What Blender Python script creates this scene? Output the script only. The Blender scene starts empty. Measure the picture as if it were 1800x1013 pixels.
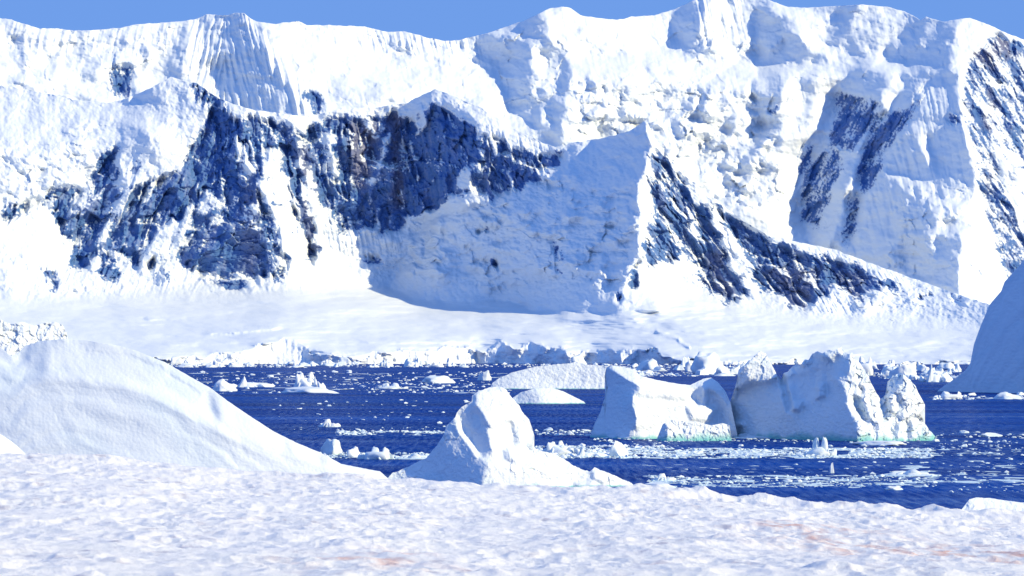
import bpy, bmesh, math, random
import numpy as np

# ------------------------------------------------------------------ camera constants
F, H, YH, CX = 5100.0, 18.0, 618.0, 900.0      # focal length in photo pixels, eye height, horizon row, centre column
SUN_AZ, SUN_EL = 62.0, 27.0                    # from behind the camera towards the right / above the horizon
scn = bpy.context.scene
COL = scn.collection
rnd = random.Random(7)

def world(x, y, D):
    return (x - CX) / F * D, D, H - (y - YH) / F * D
def water_depth(y):
    return F * H / (y - YH)

# ------------------------------------------------------------------ noise
_p = np.random.RandomState(3).permutation(256)
PERM = np.concatenate([_p, _p, _p])
_ga = np.arange(256) * (2 * np.pi / 256)
GX = np.cos(_ga).astype(np.float32); GY = np.sin(_ga).astype(np.float32)
PERM = PERM.astype(np.int32)
def perlin(x, y, seed=0):
    x, y = np.broadcast_arrays(np.asarray(x, float) + seed * 17.31, np.asarray(y, float) + seed * 9.77)
    fx = np.floor(x); fy = np.floor(y)
    xi = fx.astype(np.int32) & 255; yi = fy.astype(np.int32) & 255
    xf = (x - fx).astype(np.float32); yf = (y - fy).astype(np.float32)
    u = xf * xf * xf * (xf * (xf * 6 - 15) + 10); v = yf * yf * yf * (yf * (yf * 6 - 15) + 10)
    pa = PERM[xi] + yi; pb = PERM[xi + 1] + yi
    def g(h, dx, dy):
        a = PERM[h]; return GX[a] * dx + GY[a] * dy
    n00 = g(pa, xf, yf); n10 = g(pb, xf - 1, yf); n01 = g(pa + 1, xf, yf - 1); n11 = g(pb + 1, xf - 1, yf - 1)
    return (n00 + (n10 - n00) * u) * (1 - v) + (n01 + (n11 - n01) * u) * v
def fbm(x, y, o=4, seed=0, gain=0.5):
    s = 0; a = 1.0; f = 1.0
    for k in range(o):
        s = s + a * perlin(x * f, y * f, seed + k * 3); a *= gain; f *= 2.03
    return s
def ridged(x, y, o=4, seed=0, gain=0.5):
    s = 0; a = 1.0; f = 1.0
    for k in range(o):
        s = s + a * (1 - 2.2 * np.abs(perlin(x * f, y * f, seed + k * 3))); a *= gain; f *= 2.07
    return s
def worley(x, y, seed=0):
    xi = np.floor(x).astype(int); yi = np.floor(y).astype(int)
    best = np.full(np.shape(x), 9.0); second = best.copy()
    for dx in (-1, 0, 1):
        for dy in (-1, 0, 1):
            cx = xi + dx; cy = yi + dy
            h = PERM[(PERM[(cx + seed) & 255] + cy) & 255]; h2 = PERM[(h + 91) & 255]
            d = np.hypot(cx + h / 255.0 - x, cy + h2 / 255.0 - y)
            second = np.minimum(second, np.maximum(best, d)); best = np.minimum(best, d)
    return best, second
def facets(x, y, seed=0, tilt=1.0):
    """broken blocks: every cell carries its own tilted plane"""
    xi = np.floor(x).astype(int); yi = np.floor(y).astype(int)
    best = np.full(np.shape(x), 9.0); val = np.zeros(np.shape(x))
    for dx in (-1, 0, 1):
        for dy in (-1, 0, 1):
            cx = xi + dx; cy = yi + dy
            h = PERM[(PERM[(cx + seed) & 255] + cy) & 255]; h2 = PERM[(h + 91) & 255]; h3 = PERM[(h + 37) & 255]; h4 = PERM[(h + 173) & 255]
            ax = x - cx - h / 255.0; ay = y - cy - h2 / 255.0
            d = np.hypot(ax, ay); m = d < best
            v = (h3 / 255.0 - 0.5) + tilt * ((h4 / 127.5 - 1) * ax + (h2 / 127.5 - 1) * ay)
            val = np.where(m, v, val); best = np.minimum(best, d)
    return val
def sstep(a, b, x):
    t = np.clip((x - a) / (b - a), 0, 1); return t * t * (3 - 2 * t)
def pl(pts, x):
    p = np.array(pts, float); return np.interp(x, p[:, 0], p[:, 1])

# ------------------------------------------------------------------ relief fields: slopes are laid out per face, then integrated
def boxblur(m, r):
    r = int(round(r))
    if r < 1: return m
    for ax in (0, 1):
        for _ in range(2):
            pad = [(0, 0), (0, 0)]; pad[ax] = (r + 1, r)
            c = np.cumsum(np.pad(m, pad, mode='edge'), axis=ax)
            n = m.shape[ax]
            a = np.take(c, range(2 * r + 1, 2 * r + 1 + n), axis=ax); b = np.take(c, range(0, n), axis=ax)
            m = (a - b) / (2 * r + 1)
    return m

class Field:
    def __init__(s, x0, x1, y0, y1, step, wob=4.0, wscale=26.0, seed=1):
        s.x0, s.y0, s.step = x0, y0, step
        s.xs = np.arange(x0, x1 + step, step, dtype=float); s.ys = np.arange(y0, y1 + step, step, dtype=float)
        s.X, s.Y = np.meshgrid(s.xs, s.ys)
        s.WX = s.X + wob * (fbm(s.X / wscale, s.Y / wscale, 4, seed) * 1.6)
        s.WY = s.Y + wob * (fbm(s.X / wscale, s.Y / wscale, 4, seed + 40) * 1.6)
    def mask(s, poly, blur=2.0, wobble=True):
        px = s.WX if wobble else s.X; py = s.WY if wobble else s.Y
        ins = np.zeros(px.shape, bool); n = len(poly)
        for i in range(n):
            xa, ya = poly[i]; xb, yb = poly[(i + 1) % n]
            if ya == yb: continue
            ins ^= ((ya > py) != (yb > py)) & (px < (xb - xa) * (py - ya) / (yb - ya) + xa)
        return boxblur(ins.astype(float), blur / s.step)
    def paint(s, base, items):
        m = np.full(s.X.shape, float(base)) if np.isscalar(base) else base.copy()
        for it in items:
            v, blur, poly = it
            a = s.mask(poly, blur); m = m * (1 - a) + v * a
        return m
    def fill(s, m, top, bot):
        """carry the slopes at the outline on beyond it, column by column"""
        r = np.arange(len(s.ys))[:, None]
        a = np.ceil((np.asarray(top) + 3 - s.y0) / s.step)[None]; b = np.floor((np.asarray(bot) - 3 - s.y0) / s.step)[None]
        r = np.clip(np.minimum(np.maximum(r, a), np.maximum(b, a)), 0, len(s.ys) - 1).astype(int)
        return m[r, np.arange(len(s.xs))[None]]
    def sample(s, m, x, y):
        fx = np.clip((x - s.x0) / s.step, 0, m.shape[1] - 1.001); fy = np.clip((y - s.y0) / s.step, 0, m.shape[0] - 1.001)
        i = fx.astype(int); j = fy.astype(int); a = fx - i; b = fy - j
        return (m[j, i] * (1 - a) + m[j, i + 1] * a) * (1 - b) + (m[j + 1, i] * (1 - a) + m[j + 1, i + 1] * a) * b
    def integrate(s, p, q, mpp, lam_px=4000.0):
        """p = dD/dX, q = dD/dZ (Z up). returns depth offset in metres."""
        gx = p * mpp * s.step; gy = -q * mpp * s.step
        h, w = gx.shape
        gx = gx.copy(); gy = gy.copy()
        P = np.block([[gx, -gx[:, ::-1]], [gx[::-1], -gx[::-1, ::-1]]])
        Q = np.block([[gy, gy[:, ::-1]], [-gy[::-1], -gy[::-1, ::-1]]])
        wx = 2 * np.pi * np.fft.fftfreq(2 * w)[None, :]; wy = 2 * np.pi * np.fft.fftfreq(2 * h)[:, None]
        sx = np.sin(wx); sy = np.sin(wy)
        den = wx * wx + wy * wy + (2 * np.pi * s.step / lam_px) ** 2
        Z = (-1j * wx * np.fft.fft2(P) - 1j * wy * np.fft.fft2(Q)) / den
        Z[0, 0] = 0
        return np.real(np.fft.ifft2(Z))[:h, :w]

def pmap(v):
    return np.where(v >= 0, 0.10 + 0.75 * v, 0.10 + 1.95 * v)
def qshade(q, S):
    """faces turned from the sun are steeper than the open slopes"""
    return q * (1 - 0.75 * np.clip(-S * 1.3, 0, 1))

# ------------------------------------------------------------------ mesh helpers
def link(o, parent=None):
    COL.objects.link(o)
    if parent: o.parent = parent
    return o
def mesh_np(name, V, Q, mat, attrs=None, smooth=True):
    me = bpy.data.meshes.new(name)
    V = np.asarray(V, np.float32); Q = np.asarray(Q, np.int32)
    k = Q.shape[1]
    me.vertices.add(len(V)); me.vertices.foreach_set('co', V.ravel())
    me.loops.add(Q.size); me.loops.foreach_set('vertex_index', Q.ravel())
    me.polygons.add(len(Q)); me.polygons.foreach_set('loop_start', np.arange(0, Q.size, k, dtype=np.int32))
    me.polygons.foreach_set('use_smooth', np.full(len(Q), smooth))
    me.update(calc_edges=True)
    if attrs:
        for n, a in attrs.items():
            at = me.attributes.new(n, 'FLOAT', 'POINT'); at.data.foreach_set('value', np.asarray(a, np.float32).ravel())
    me.materials.append(mat)
    return link(bpy.data.objects.new(name, me))
def grid_quads(nr, nc):
    i = np.arange(nr * nc).reshape(nr, nc)
    return np.stack([i[:-1, :-1], i[1:, :-1], i[1:, 1:], i[:-1, 1:]], -1).reshape(-1, 4)
def tag(o, label=None, cat=None, group=None, kind=None):
    if label: o['label'] = label
    if cat: o['category'] = cat
    if group: o['group'] = group
    if kind: o['kind'] = kind
    return o

# ------------------------------------------------------------------ materials
def newmat(name):
    m = bpy.data.materials.new(name); m.use_nodes = True
    nt = m.node_tree; nt.nodes.clear()
    out = nt.nodes.new('ShaderNodeOutputMaterial'); b = nt.nodes.new('ShaderNodeBsdfPrincipled')
    nt.links.new(b.outputs[0], out.inputs[0])
    return m, nt, b
def nd(nt, t, **kw):
    n = nt.nodes.new(t)
    for k, v in kw.items():
        if k == 'op': n.operation = v
        else: setattr(n, k, v)
    return n
def attr(nt, name):
    a = nt.nodes.new('ShaderNodeAttribute'); a.attribute_name = name; return a.outputs['Fac']
def noise(nt, scale, detail=4, rough=0.55, vec_scale=None, dist=0.0):
    tc = nt.nodes.new('ShaderNodeTexCoord'); n = nt.nodes.new('ShaderNodeTexNoise')
    n.inputs['Scale'].default_value = scale; n.inputs['Detail'].default_value = detail
    n.inputs['Roughness'].default_value = rough; n.inputs['Distortion'].default_value = dist
    if vec_scale:
        mp = nt.nodes.new('ShaderNodeMapping'); mp.inputs['Scale'].default_value = vec_scale
        nt.links.new(tc.outputs['Object'], mp.inputs[0]); nt.links.new(mp.outputs[0], n.inputs['Vector'])
    else: nt.links.new(tc.outputs['Object'], n.inputs['Vector'])
    return n.outputs['Fac']
def ramp(nt, fac, stops):
    r = nt.nodes.new('ShaderNodeValToRGB')
    while len(r.color_ramp.elements) < len(stops): r.color_ramp.elements.new(0.5)
    for e, (p, c) in zip(r.color_ramp.elements, stops):
        e.position = p; e.color = (*c, 1) if len(c) == 3 else c
    nt.links.new(fac, r.inputs[0]); return r.outputs[0]
def mix(nt, fac, a, b, mode='MIX'):
    m = nt.nodes.new('ShaderNodeMix'); m.data_type = 'RGBA'; m.blend_type = mode
    for s, v in ((m.inputs[0], fac), (m.inputs[6], a), (m.inputs[7], b)):
        if hasattr(v, 'links'): nt.links.new(v, s)
        elif isinstance(v, tuple): s.default_value = (*v, 1)
        else: s.default_value = v
    return m.outputs[2]
def bump(nt, b, h, dist, strength=1.0):
    n = nt.nodes.new('ShaderNodeBump'); n.inputs['Distance'].default_value = dist; n.inputs['Strength'].default_value = strength
    nt.links.new(h, n.inputs['Height']); nt.links.new(n.outputs[0], b.inputs['Normal'])

SNOW = (0.84, 0.90, 0.96)
def mountain_material():
    m, nt, b = newmat('snow_and_rock')
    n1 = noise(nt, 0.02, 6, 0.6)
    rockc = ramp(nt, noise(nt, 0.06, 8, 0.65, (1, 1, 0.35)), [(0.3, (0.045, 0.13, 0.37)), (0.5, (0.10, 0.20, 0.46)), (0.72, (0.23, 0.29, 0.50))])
    sun_tone = mix(nt, attr(nt, 'sun_tone'), rockc, ramp(nt, noise(nt, 0.12, 8, 0.7, (1, 1, 0.2)), [(0.3, (0.10, 0.13, 0.26)), (0.7, (0.25, 0.26, 0.38))]))  # colour of sunlit rock painted over the bluer rock by mask
    snow = mix(nt, n1, SNOW, (0.80, 0.86, 0.93))
    c = mix(nt, attr(nt, 'rock'), snow, sun_tone)
    nt.links.new(c, b.inputs['Base Color'])
    b.inputs['Roughness'].default_value = 0.8; b.inputs['Specular IOR Level'].default_value = 0.1
    bump(nt, b, noise(nt, 0.15, 8, 0.65), 2.0, 0.25)
    return m
def snow_material(name, scale, dist, strength=0.5, glaze=0.0):
    m, nt, b = newmat(name)
    wet = attr(nt, 'wet')
    n = noise(nt, scale * 0.3, 4)
    c = mix(nt, n, SNOW, (0.80, 0.87, 0.94))
    c = mix(nt, attr(nt, 'blue'), c, (0.50, 0.74, 0.90))
    c = mix(nt, ramp(nt, noise(nt, glaze, 5, 0.6, (0.5, 0.5, 1.3), 0.6), [(0.5, (0, 0, 0)), (0.72, (0.55, 0.55, 0.55))]), c, (0.58, 0.80, 0.93))
    c = mix(nt, wet, c, (0.13, 0.52, 0.52))
    nt.links.new(c, b.inputs['Base Color'])
    b.inputs['Roughness'].default_value = 0.55; b.inputs['Specular IOR Level'].default_value = 0.2
    bump(nt, b, noise(nt, scale, 8, 0.6), dist, strength)
    return m
def brash_material():
    m, nt, b = newmat('brash_ice_white')
    tc = nt.nodes.new('ShaderNodeNewGeometry'); sp = nt.nodes.new('ShaderNodeSeparateXYZ')
    nt.links.new(tc.outputs['Position'], sp.inputs[0])
    mr = nt.nodes.new('ShaderNodeMapRange'); mr.inputs[1].default_value = 0.0; mr.inputs[2].default_value = 0.25
    mr.inputs[3].default_value = 0.45; mr.inputs[4].default_value = 0.0
    nt.links.new(sp.outputs[2], mr.inputs[0])
    oi = nt.nodes.new('ShaderNodeObjectInfo')
    c = mix(nt, oi.outputs['Random'], SNOW, (0.76, 0.86, 0.93))
    c = mix(nt, mr.outputs[0], c, (0.42, 0.72, 0.82))
    nt.links.new(c, b.inputs['Base Color'])
    b.inputs['Roughness'].default_value = 0.5; b.inputs['Specular IOR Level'].default_value = 0.25
    bump(nt, b, noise(nt, 1.5, 6, 0.6), 0.25, 0.6)
    return m
def ground_material():
    m, nt, b = newmat('old_snow')
    n = noise(nt, 0.9, 6, 0.6, (0.6, 1, 1))
    c = mix(nt, ramp(nt, n, [(0.42, (0, 0, 0)), (0.7, (1, 1, 1))]), (0.97, 0.96, 0.94), (0.93, 0.92, 0.94))
    c = mix(nt, attr(nt, 'mauve'), c, (0.56, 0.54, 0.62))
    c = mix(nt, attr(nt, 'algae'), c, (0.72, 0.36, 0.27))
    nt.links.new(c, b.inputs['Base Color'])
    b.inputs['Roughness'].default_value = 0.7; b.inputs['Specular IOR Level'].default_value = 0.15
    bump(nt, b, noise(nt, 14.0, 8, 0.7), 0.04, 0.8)
    return m
def water_material():
    m, nt, b = newmat('sea_water')
    out = [n for n in nt.nodes if n.type == 'OUTPUT_MATERIAL'][0]; nt.nodes.remove(b)
    df = nt.nodes.new('ShaderNodeBsdfDiffuse'); gl = nt.nodes.new('ShaderNodeBsdfGlossy'); mx = nt.nodes.new('ShaderNodeMixShader')
    big = noise(nt, 0.02, 5, 0.6, (0.3, 1, 1))
    nt.links.new(ramp(nt, big, [(0.35, (0.001, 0.022, 0.20)), (0.65, (0.004, 0.06, 0.36))]), df.inputs['Color'])
    gl.inputs['Color'].default_value = (0.75, 0.88, 1, 1); gl.inputs['Roughness'].default_value = 0.22
    ad = nt.nodes.new('ShaderNodeMath'); ad.operation = 'ADD'
    nt.links.new(noise(nt, 0.9, 4, 0.65, (0.6, 1, 1)), ad.inputs[0])
    nt.links.new(noise(nt, 0.12, 4, 0.6, (0.4, 1, 1)), ad.inputs[1])
    slick = ramp(nt, noise(nt, 0.006, 4, 0.55, (0.3, 1.4, 1)), [(0.40, (1, 1, 1)), (0.62, (0.35, 0.35, 0.35))])
    bn = nt.nodes.new('ShaderNodeBump'); bn.inputs['Distance'].default_value = 1.6
    nt.links.new(slick, bn.inputs['Strength']); nt.links.new(ad.outputs[0], bn.inputs['Height'])
    nt.links.new(bn.outputs[0], gl.inputs['Normal']); nt.links.new(bn.outputs[0], df.inputs['Normal'])
    sl = ramp(nt, noise(nt, 0.03, 7, 0.68, (0.08, 0.9, 1)), [(0.40, (0.0, 0.0, 0.0)), (0.58, (0.07, 0.07, 0.07)), (0.76, (0.5, 0.5, 0.5))])
    chop = ramp(nt, noise(nt, 1.0, 4, 0.65, (1.1, 0.075, 1)), [(0.40, (0.0, 0.0, 0.0)), (0.68, (0.30, 0.30, 0.30))])
    sl = mix(nt, 1.0, sl, chop, 'ADD')
    nt.links.new(sl, mx.inputs[0]); nt.links.new(df.outputs[0], mx.inputs[1]); nt.links.new(gl.outputs[0], mx.inputs[2]); nt.links.new(mx.outputs[0], out.inputs[0])
    return m
M_MTN = mountain_material(); M_BERG = snow_material('iceberg_snow', 0.8, 0.5, 0.5, 0.16)
M_SMOOTH = snow_material('iceberg_smooth_snow', 1.6, 0.08, 0.2, 0.05)
M_FARICE = snow_material('far_glacier_ice', 0.06, 5.0, 0.6, 0.02)
M_BRASH = brash_material(); M_GROUND = ground_material(); M_WATER = water_material()

# ------------------------------------------------------------------ BACK RANGE
SKY = [(-400, 70), (-200, 40), (0, 32), (20, 34), (40, 42), (70, 50), (100, 50), (130, 54), (170, 53), (210, 49), (240, 43), (290, 40), (340, 35), (352, 31), (362, 25), (385, 27), (400, 27), (412, 23), (430, 24), (440, 33), (450, 38), (485, 43), (500, 40), (525, 38), (540, 44), (600, 45), (640, 47), (680, 56), (710, 55), (750, 66), (780, 72), (805, 71), (850, 60), (880, 50), (920, 38), (950, 22), (965, 15), (990, 12), (1005, 15), (1020, 27), (1050, 32), (1085, 35), (1110, 30), (1150, 27), (1180, 18), (1205, 8), (1225, -2), (1250, -8), (1290, -10), (1330, -6), (1350, 0), (1385, 12), (1420, 13), (1470, 11), (1515, 8), (1560, 12), (1590, 20), (1618, 36), (1628, 29), (1640, 34), (1660, 38), (1690, 33), (1705, 32), (1730, 40), (1760, 55), (1800, 70), (1850, 95), (1950, 130), (2200, 200)]
RIDGE = [(-400, 190), (-100, 150), (0, 150), (60, 160), (130, 175), (190, 181), (215, 176), (265, 155), (300, 136), (345, 146), (365, 160), (385, 174), (440, 192), (490, 199), (530, 204), (560, 201), (600, 191), (660, 189), (690, 184), (715, 181), (740, 168), (765, 157), (800, 169), (850, 192), (900, 224), (950, 249), (985, 264), (1000, 252), (1060, 243), (1105, 231), (1136, 211), (1150, 240), (1165, 262), (1195, 300), (1250, 345), (1300, 384), (1350, 414), (1400, 425), (1470, 440), (1550, 470), (1620, 495), (1690, 520), (1730, 532), (1800, 560), (1900, 590), (2200, 612)]

def build_back():
    f = Field(-400, 2200, -40, 620, 2, wob=5, wscale=22, seed=5)
    S = f.paint(0.10, [
        (-0.42, 6, [(300, 60), (336, 45), (338, 100), (312, 135), (272, 135), (290, 90)]),
        (-0.38, 5, [(352, 36), (430, 28), (462, 70), (500, 130), (548, 198), (420, 195), (378, 160), (397, 120), (340, 112), (350, 60)]),
        (-0.55, 22, [(430, 140), (500, 135), (548, 200), (425, 200)]),
        (0.7, 4, [(430, 26), (448, 40), (505, 105), (560, 200), (548, 200), (495, 120), (455, 62)]),
        (0.15, 6, [(455, 45), (600, 55), (600, 190), (565, 195), (510, 105)]),
        (0.0, 12, [(600, 108), (860, 112), (885, 165), (760, 188), (600, 192)]), (0.1, 12, [(100, 110), (180, 100), (190, 170), (60, 150)]),
        (-0.35, 6, [(660, 78), (715, 74), (730, 92), (700, 100), (670, 96)]),
        (-0.72, 3, [(825, 92), (870, 62), (940, 30), (975, 42), (955, 60), (985, 85), (1010, 130), (996, 160), (992, 180), (986, 255), (960, 240), (905, 205), (888, 178), (896, 160), (884, 152), (886, 115), (868, 100)]),
        (0.5, 3, [(935, 100), (950, 85), (985, 90), (980, 106), (960, 115), (945, 130), (930, 115)]),
        (0.2, 5, [(920, 150), (955, 130), (990, 145), (990, 165), (940, 170)]),
        (0.4, 2, [(955, 194), (978, 194), (970, 216), (948, 216)]), (0.3, 2, [(905, 210), (930, 212), (945, 225), (930, 230)]),
        (0.2, 5, [(1015, 35), (1190, 30), (1195, 70), (1200, 140), (1130, 235), (1000, 245), (996, 180), (1012, 130), (985, 85), (960, 60), (980, 45)]),
        (-0.3, 4, [(1035, 75), (1060, 80), (1070, 95), (1040, 92)]),
        (-0.75, 3, [(1205, 10), (1246, 0), (1232, 70), (1195, 72), (1172, 45)]),
        (0.7, 4, [(1246, 0), (1325, -5), (1330, 60), (1320, 100), (1225, 80)]),
        (-0.65, 3, [(1332, 8), (1372, 14), (1350, 45), (1330, 32)]),
        (-0.75, 3, [(1332, 58), (1375, 50), (1420, 72), (1450, 60), (1490, 12), (1512, 10), (1496, 45), (1478, 70), (1474, 86), (1430, 103), (1325, 109), (1330, 95)]),
        (0.4, 3, [(1372, 16), (1465, 16), (1440, 48), (1415, 60), (1385, 45)]), (0.4, 2, [(1355, 100), (1376, 64), (1372, 86)]),
        (0.6, 3, [(1512, 10), (1580, 20), (1610, 40), (1560, 70), (1560, 100), (1480, 90), (1496, 50)]),
        (-0.72, 3, [(1575, 60), (1610, 46), (1650, 42), (1690, 36), (1682, 55), (1677, 90), (1660, 118), (1615, 122), (1550, 112), (1560, 85), (1605, 78)]),
        (0.3, 3, [(1622, 50), (1640, 36), (1650, 42), (1630, 60)]),
        (0.15, 6, [(1200, 120), (1660, 108), (1660, 118), (1480, 128), (1330, 135), (1230, 142)]),
        (-0.5, 4, [(1250, 142), (1400, 130), (1392, 146), (1330, 152), (1262, 149)]),
        (0.9, 4, [(1682, 50), (1705, 45), (1735, 70), (1725, 92), (1700, 105), (1678, 95)]),
        # right half
        (-0.8, 3, [(1316, 152), (1392, 146), (1376, 190), (1342, 250), (1290, 332), (1278, 310), (1320, 250), (1342, 212), (1318, 180)]),
        (0.75, 4, [(1372, 160), (1400, 133), (1480, 125), (1475, 160), (1450, 235), (1438, 262), (1410, 292), (1405, 330), (1420, 425), (1362, 362), (1366, 240)]),
        (-0.35, 3, [(1400, 140), (1430, 135), (1440, 170), (1418, 215)]),
        (-0.72, 3, [(1500, 126), (1476, 160), (1465, 196), (1450, 236), (1440, 264), (1415, 290), (1405, 330), (1415, 400), (1430, 440), (1550, 480), (1700, 530), (1690, 480), (1715, 320), (1690, 210), (1690, 130), (1660, 122)]),
        (-0.55, 4, [(1640, 132), (1690, 128), (1690, 205), (1715, 318), (1625, 445), (1500, 450), (1512, 400), (1600, 192)]),
        (0.6, 2, [(1537, 214), (1530, 255), (1512, 320), (1490, 425), (1458, 440), (1478, 380), (1492, 325), (1515, 258)]),
        (0.7, 2, [(1575, 134), (1592, 150), (1562, 196), (1545, 198), (1555, 160)]),
        (0.35, 3, [(1628, 352), (1690, 328), (1712, 330), (1700, 400), (1650, 440), (1615, 425), (1650, 390)]),
        (-0.5, 2, [(1640, 415), (1680, 395), (1660, 430)]),
        (0.8, 2, [(1692, 40), (1730, 40), (1800, 70), (2200, 200), (2200, 620), (1700, 620), (1684, 500), (1696, 360), (1716, 325), (1690, 200), (1690, 132), (1700, 100)]),
        (-0.7, 2, [(1232, 245), (1250, 240), (1256, 262), (1240, 268)]), (-0.6, 2, [(1195, 180), (1215, 172), (1220, 186), (1200, 192)]), (-0.7, 2, [(1260, 290), (1275, 285), (1285, 300), (1270, 306)]),
        (-0.7, 2, [(1178, 222), (1192, 216), (1205, 240), (1190, 246)]), (-0.6, 2, [(1215, 300), (1232, 296), (1240, 312), (1222, 316)]), (-0.55, 2, [(1150, 175), (1172, 168), (1170, 182), (1155, 188)]), (-0.7, 2, [(1270, 215), (1290, 205), (1295, 222), (1276, 230)]),
        (1.0, 2, [(1308, 156), (1320, 150), (1319, 176), (1306, 182)]), (0.9, 2, [(1320, 205), (1340, 212), (1325, 232), (1312, 222)]), (0.9, 2, [(1290, 290), (1305, 300), (1300, 330), (1284, 320)]),
        (0.8, 1, [(1385, 45), (1420, 68), (1480, 83), (1478, 92), (1420, 79)]), (0.8, 1, [(1600, 76), (1650, 84), (1680, 68), (1680, 76), (1642, 93)]), (0.7, 1, [(1350, 98), (1368, 72), (1378, 64), (1372, 88)]),
        (0.5, 2, [(1555, 298), (1640, 326), (1652, 345), (1600, 342)]), (0.45, 2, [(1613, 243), (1632, 243), (1652, 290), (1640, 302)]), (0.4, 2, [(1500, 396), (1560, 378), (1572, 400), (1512, 422)]), (0.7, 2, [(1560, 445), (1585, 428), (1592, 452), (1572, 466)]),
        (-0.5, 1, [(795, 98), (835, 104), (866, 118), (860, 123), (830, 111), (795, 105)]), (-0.5, 1, [(636, 143), (720, 148), (722, 154), (640, 151)]), (-0.5, 1, [(1018, 84), (1052, 94), (1100, 88), (1100, 95), (1052, 101), (1020, 92)]),
        (-0.7, 2, [(1022, 132), (1034, 130), (1036, 146), (1026, 148)]), (-0.5, 1, [(1095, 160), (1118, 168), (1132, 190), (1124, 194), (1108, 174)]), (-0.45, 2, [(1130, 120), (1190, 115), (1200, 122), (1140, 130)]),
        (-0.5, 2, [(20, 62), (36, 60), (46, 86), (32, 92)]), (-0.45, 2, [(75, 82), (86, 84), (98, 118), (90, 122)]), (-0.4, 2, [(110, 100), (124, 96), (128, 120), (118, 126)]), (-0.45, 2, [(245, 75), (262, 72), (258, 110), (248, 112)]),
        (0.35, 4, [(1735, 60), (1810, 80), (1810, 470), (1768, 500), (1725, 340), (1697, 200), (1697, 130), (1712, 92)]),
    ])
    q = f.paint(0.75, [
        (2.2, 10, [(1000, 95), (1190, 95), (1250, 120), (1660, 108), (1660, 125), (1400, 140), (1230, 145), (1100, 130), (1000, 120)]),
        (2.0, 12, [(600, 105), (860, 110), (880, 170), (760, 150), (600, 180)]),
        (0.4, 6, [(352, 30), (430, 28), (500, 130), (548, 198), (378, 180)]),
    ])
    ser = f.paint(0.25, [
        (1.0, 10, [(1140, 140), (1240, 140), (1340, 165), (1370, 180), (1360, 360), (1230, 350), (1140, 240)]),
        (1.0, 10, [(1000, 150), (1120, 150), (1140, 240), (1000, 250)]),
        (0.5, 10, [(600, 75), (840, 80), (860, 120), (600, 115)]), (0.55, 8, [(0, 60), (330, 60), (330, 140), (0, 150)]),
        (0.6, 8, [(1225, 60), (1340, 60), (1330, 110), (1200, 120)]), (0.1, 6, [(1640, 135), (1690, 130), (1710, 320), (1600, 440), (1520, 440)]),
        (0.7, 6, [(1600, 330), (1700, 320), (1690, 520), (1550, 470)]), (0.6, 6, [(880, 60), (1000, 60), (1000, 240), (880, 200)])])
    flu = f.paint(0.12, [
        (1.0, 6, [(340, 30), (440, 26), (510, 130), (555, 205), (370, 190), (330, 120)]),
        (0.35, 6, [(0, 45), (340, 40), (330, 100), (0, 100)]), (0.9, 6, [(600, 48), (850, 68), (850, 95), (600, 85)]),
        (0.8, 6, [(1225, -10), (1310, -10), (1310, 70), (1225, 80)]), (0.35, 6, [(1500, 330), (1640, 140), (1700, 140), (1700, 320), (1560, 450)])])
    rk = f.paint(0.0, [
        (0.75, 3, [(183, 125), (200, 116), (228, 118), (233, 150), (230, 168), (205, 172), (190, 142)]),
        (0.8, 3, [(530, 165), (560, 162), (572, 195), (548, 200)]), (0.35, 4, [(575, 60), (590, 75), (580, 85)]),
        (0.6, 4, [(1474, 160), (1545, 178), (1540, 205), (1528, 225), (1488, 270), (1458, 255), (1466, 200)]),
        (0.56, 4, [(1462, 255), (1485, 275), (1440, 400), (1412, 392), (1405, 325), (1420, 290)]),
        (0.62, 4, [(1545, 200), (1585, 195), (1640, 142), (1602, 205), (1562, 262), (1530, 330), (1510, 345), (1512, 268), (1530, 225)]),
        (0.5, 3, [(1490, 340), (1512, 340), (1505, 420), (1480, 430)]), (0.7, 2, [(1350, 195), (1372, 180), (1362, 205)]),
        (0.45, 3, [(1410, 250), (1432, 258), (1420, 290), (1400, 330)]), (0.5, 3, [(1655, 240), (1665, 200), (1695, 200), (1690, 215), (1668, 220)]),
        (0.5, 3, [(1742, 62), (1800, 75), (2000, 130), (2000, 620), (1770, 500), (1722, 330), (1692, 195), (1692, 128), (1712, 95)]),
        (0.85, 3, [(1742, 62), (1800, 80), (1800, 92), (1772, 96), (1750, 86)]),
        (0.12, 4, [(1735, 210), (1800, 300), (1800, 420), (1770, 350)]),
        (0.42, 3, [(1715, 480), (1700, 430), (1725, 500), (1725, 525)])])
    ft = pl(SKY, f.xs); fb = np.maximum(pl(RIDGE, f.xs), ft + 10); S = f.fill(S, ft, fb); q = f.fill(q, ft, fb)
    D = f.integrate(pmap(S), qshade(q, S), 1.35)
    # mesh
    xs = np.linspace(-400, 2200, 1900); nr = 430
    T = np.linspace(0, 1, nr)[:, None]
    top = pl(SKY, xs) + 1.5 * fbm(xs / 14, xs * 0, 3, 2); bot = np.full_like(xs, 615.0)
    Xp = np.repeat(xs[None], nr, 0); Yp = top[None] + (bot - top)[None] * T
    d = f.sample(D, Xp, Yp)
    wx = Xp + 5 * fbm(Xp / 30, Yp / 30, 3, 8); wy = Yp + 5 * fbm(Xp / 30, Yp / 30, 3, 18)
    fs = f.sample(ser, Xp, Yp); ff = f.sample(flu, Xp, Yp)
    w2x = wx + 12 * fbm(Xp / 45, Yp / 45, 3, 9); w2y = wy + 9 * fbm(Xp / 45, Yp / 45, 3, 19)
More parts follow.
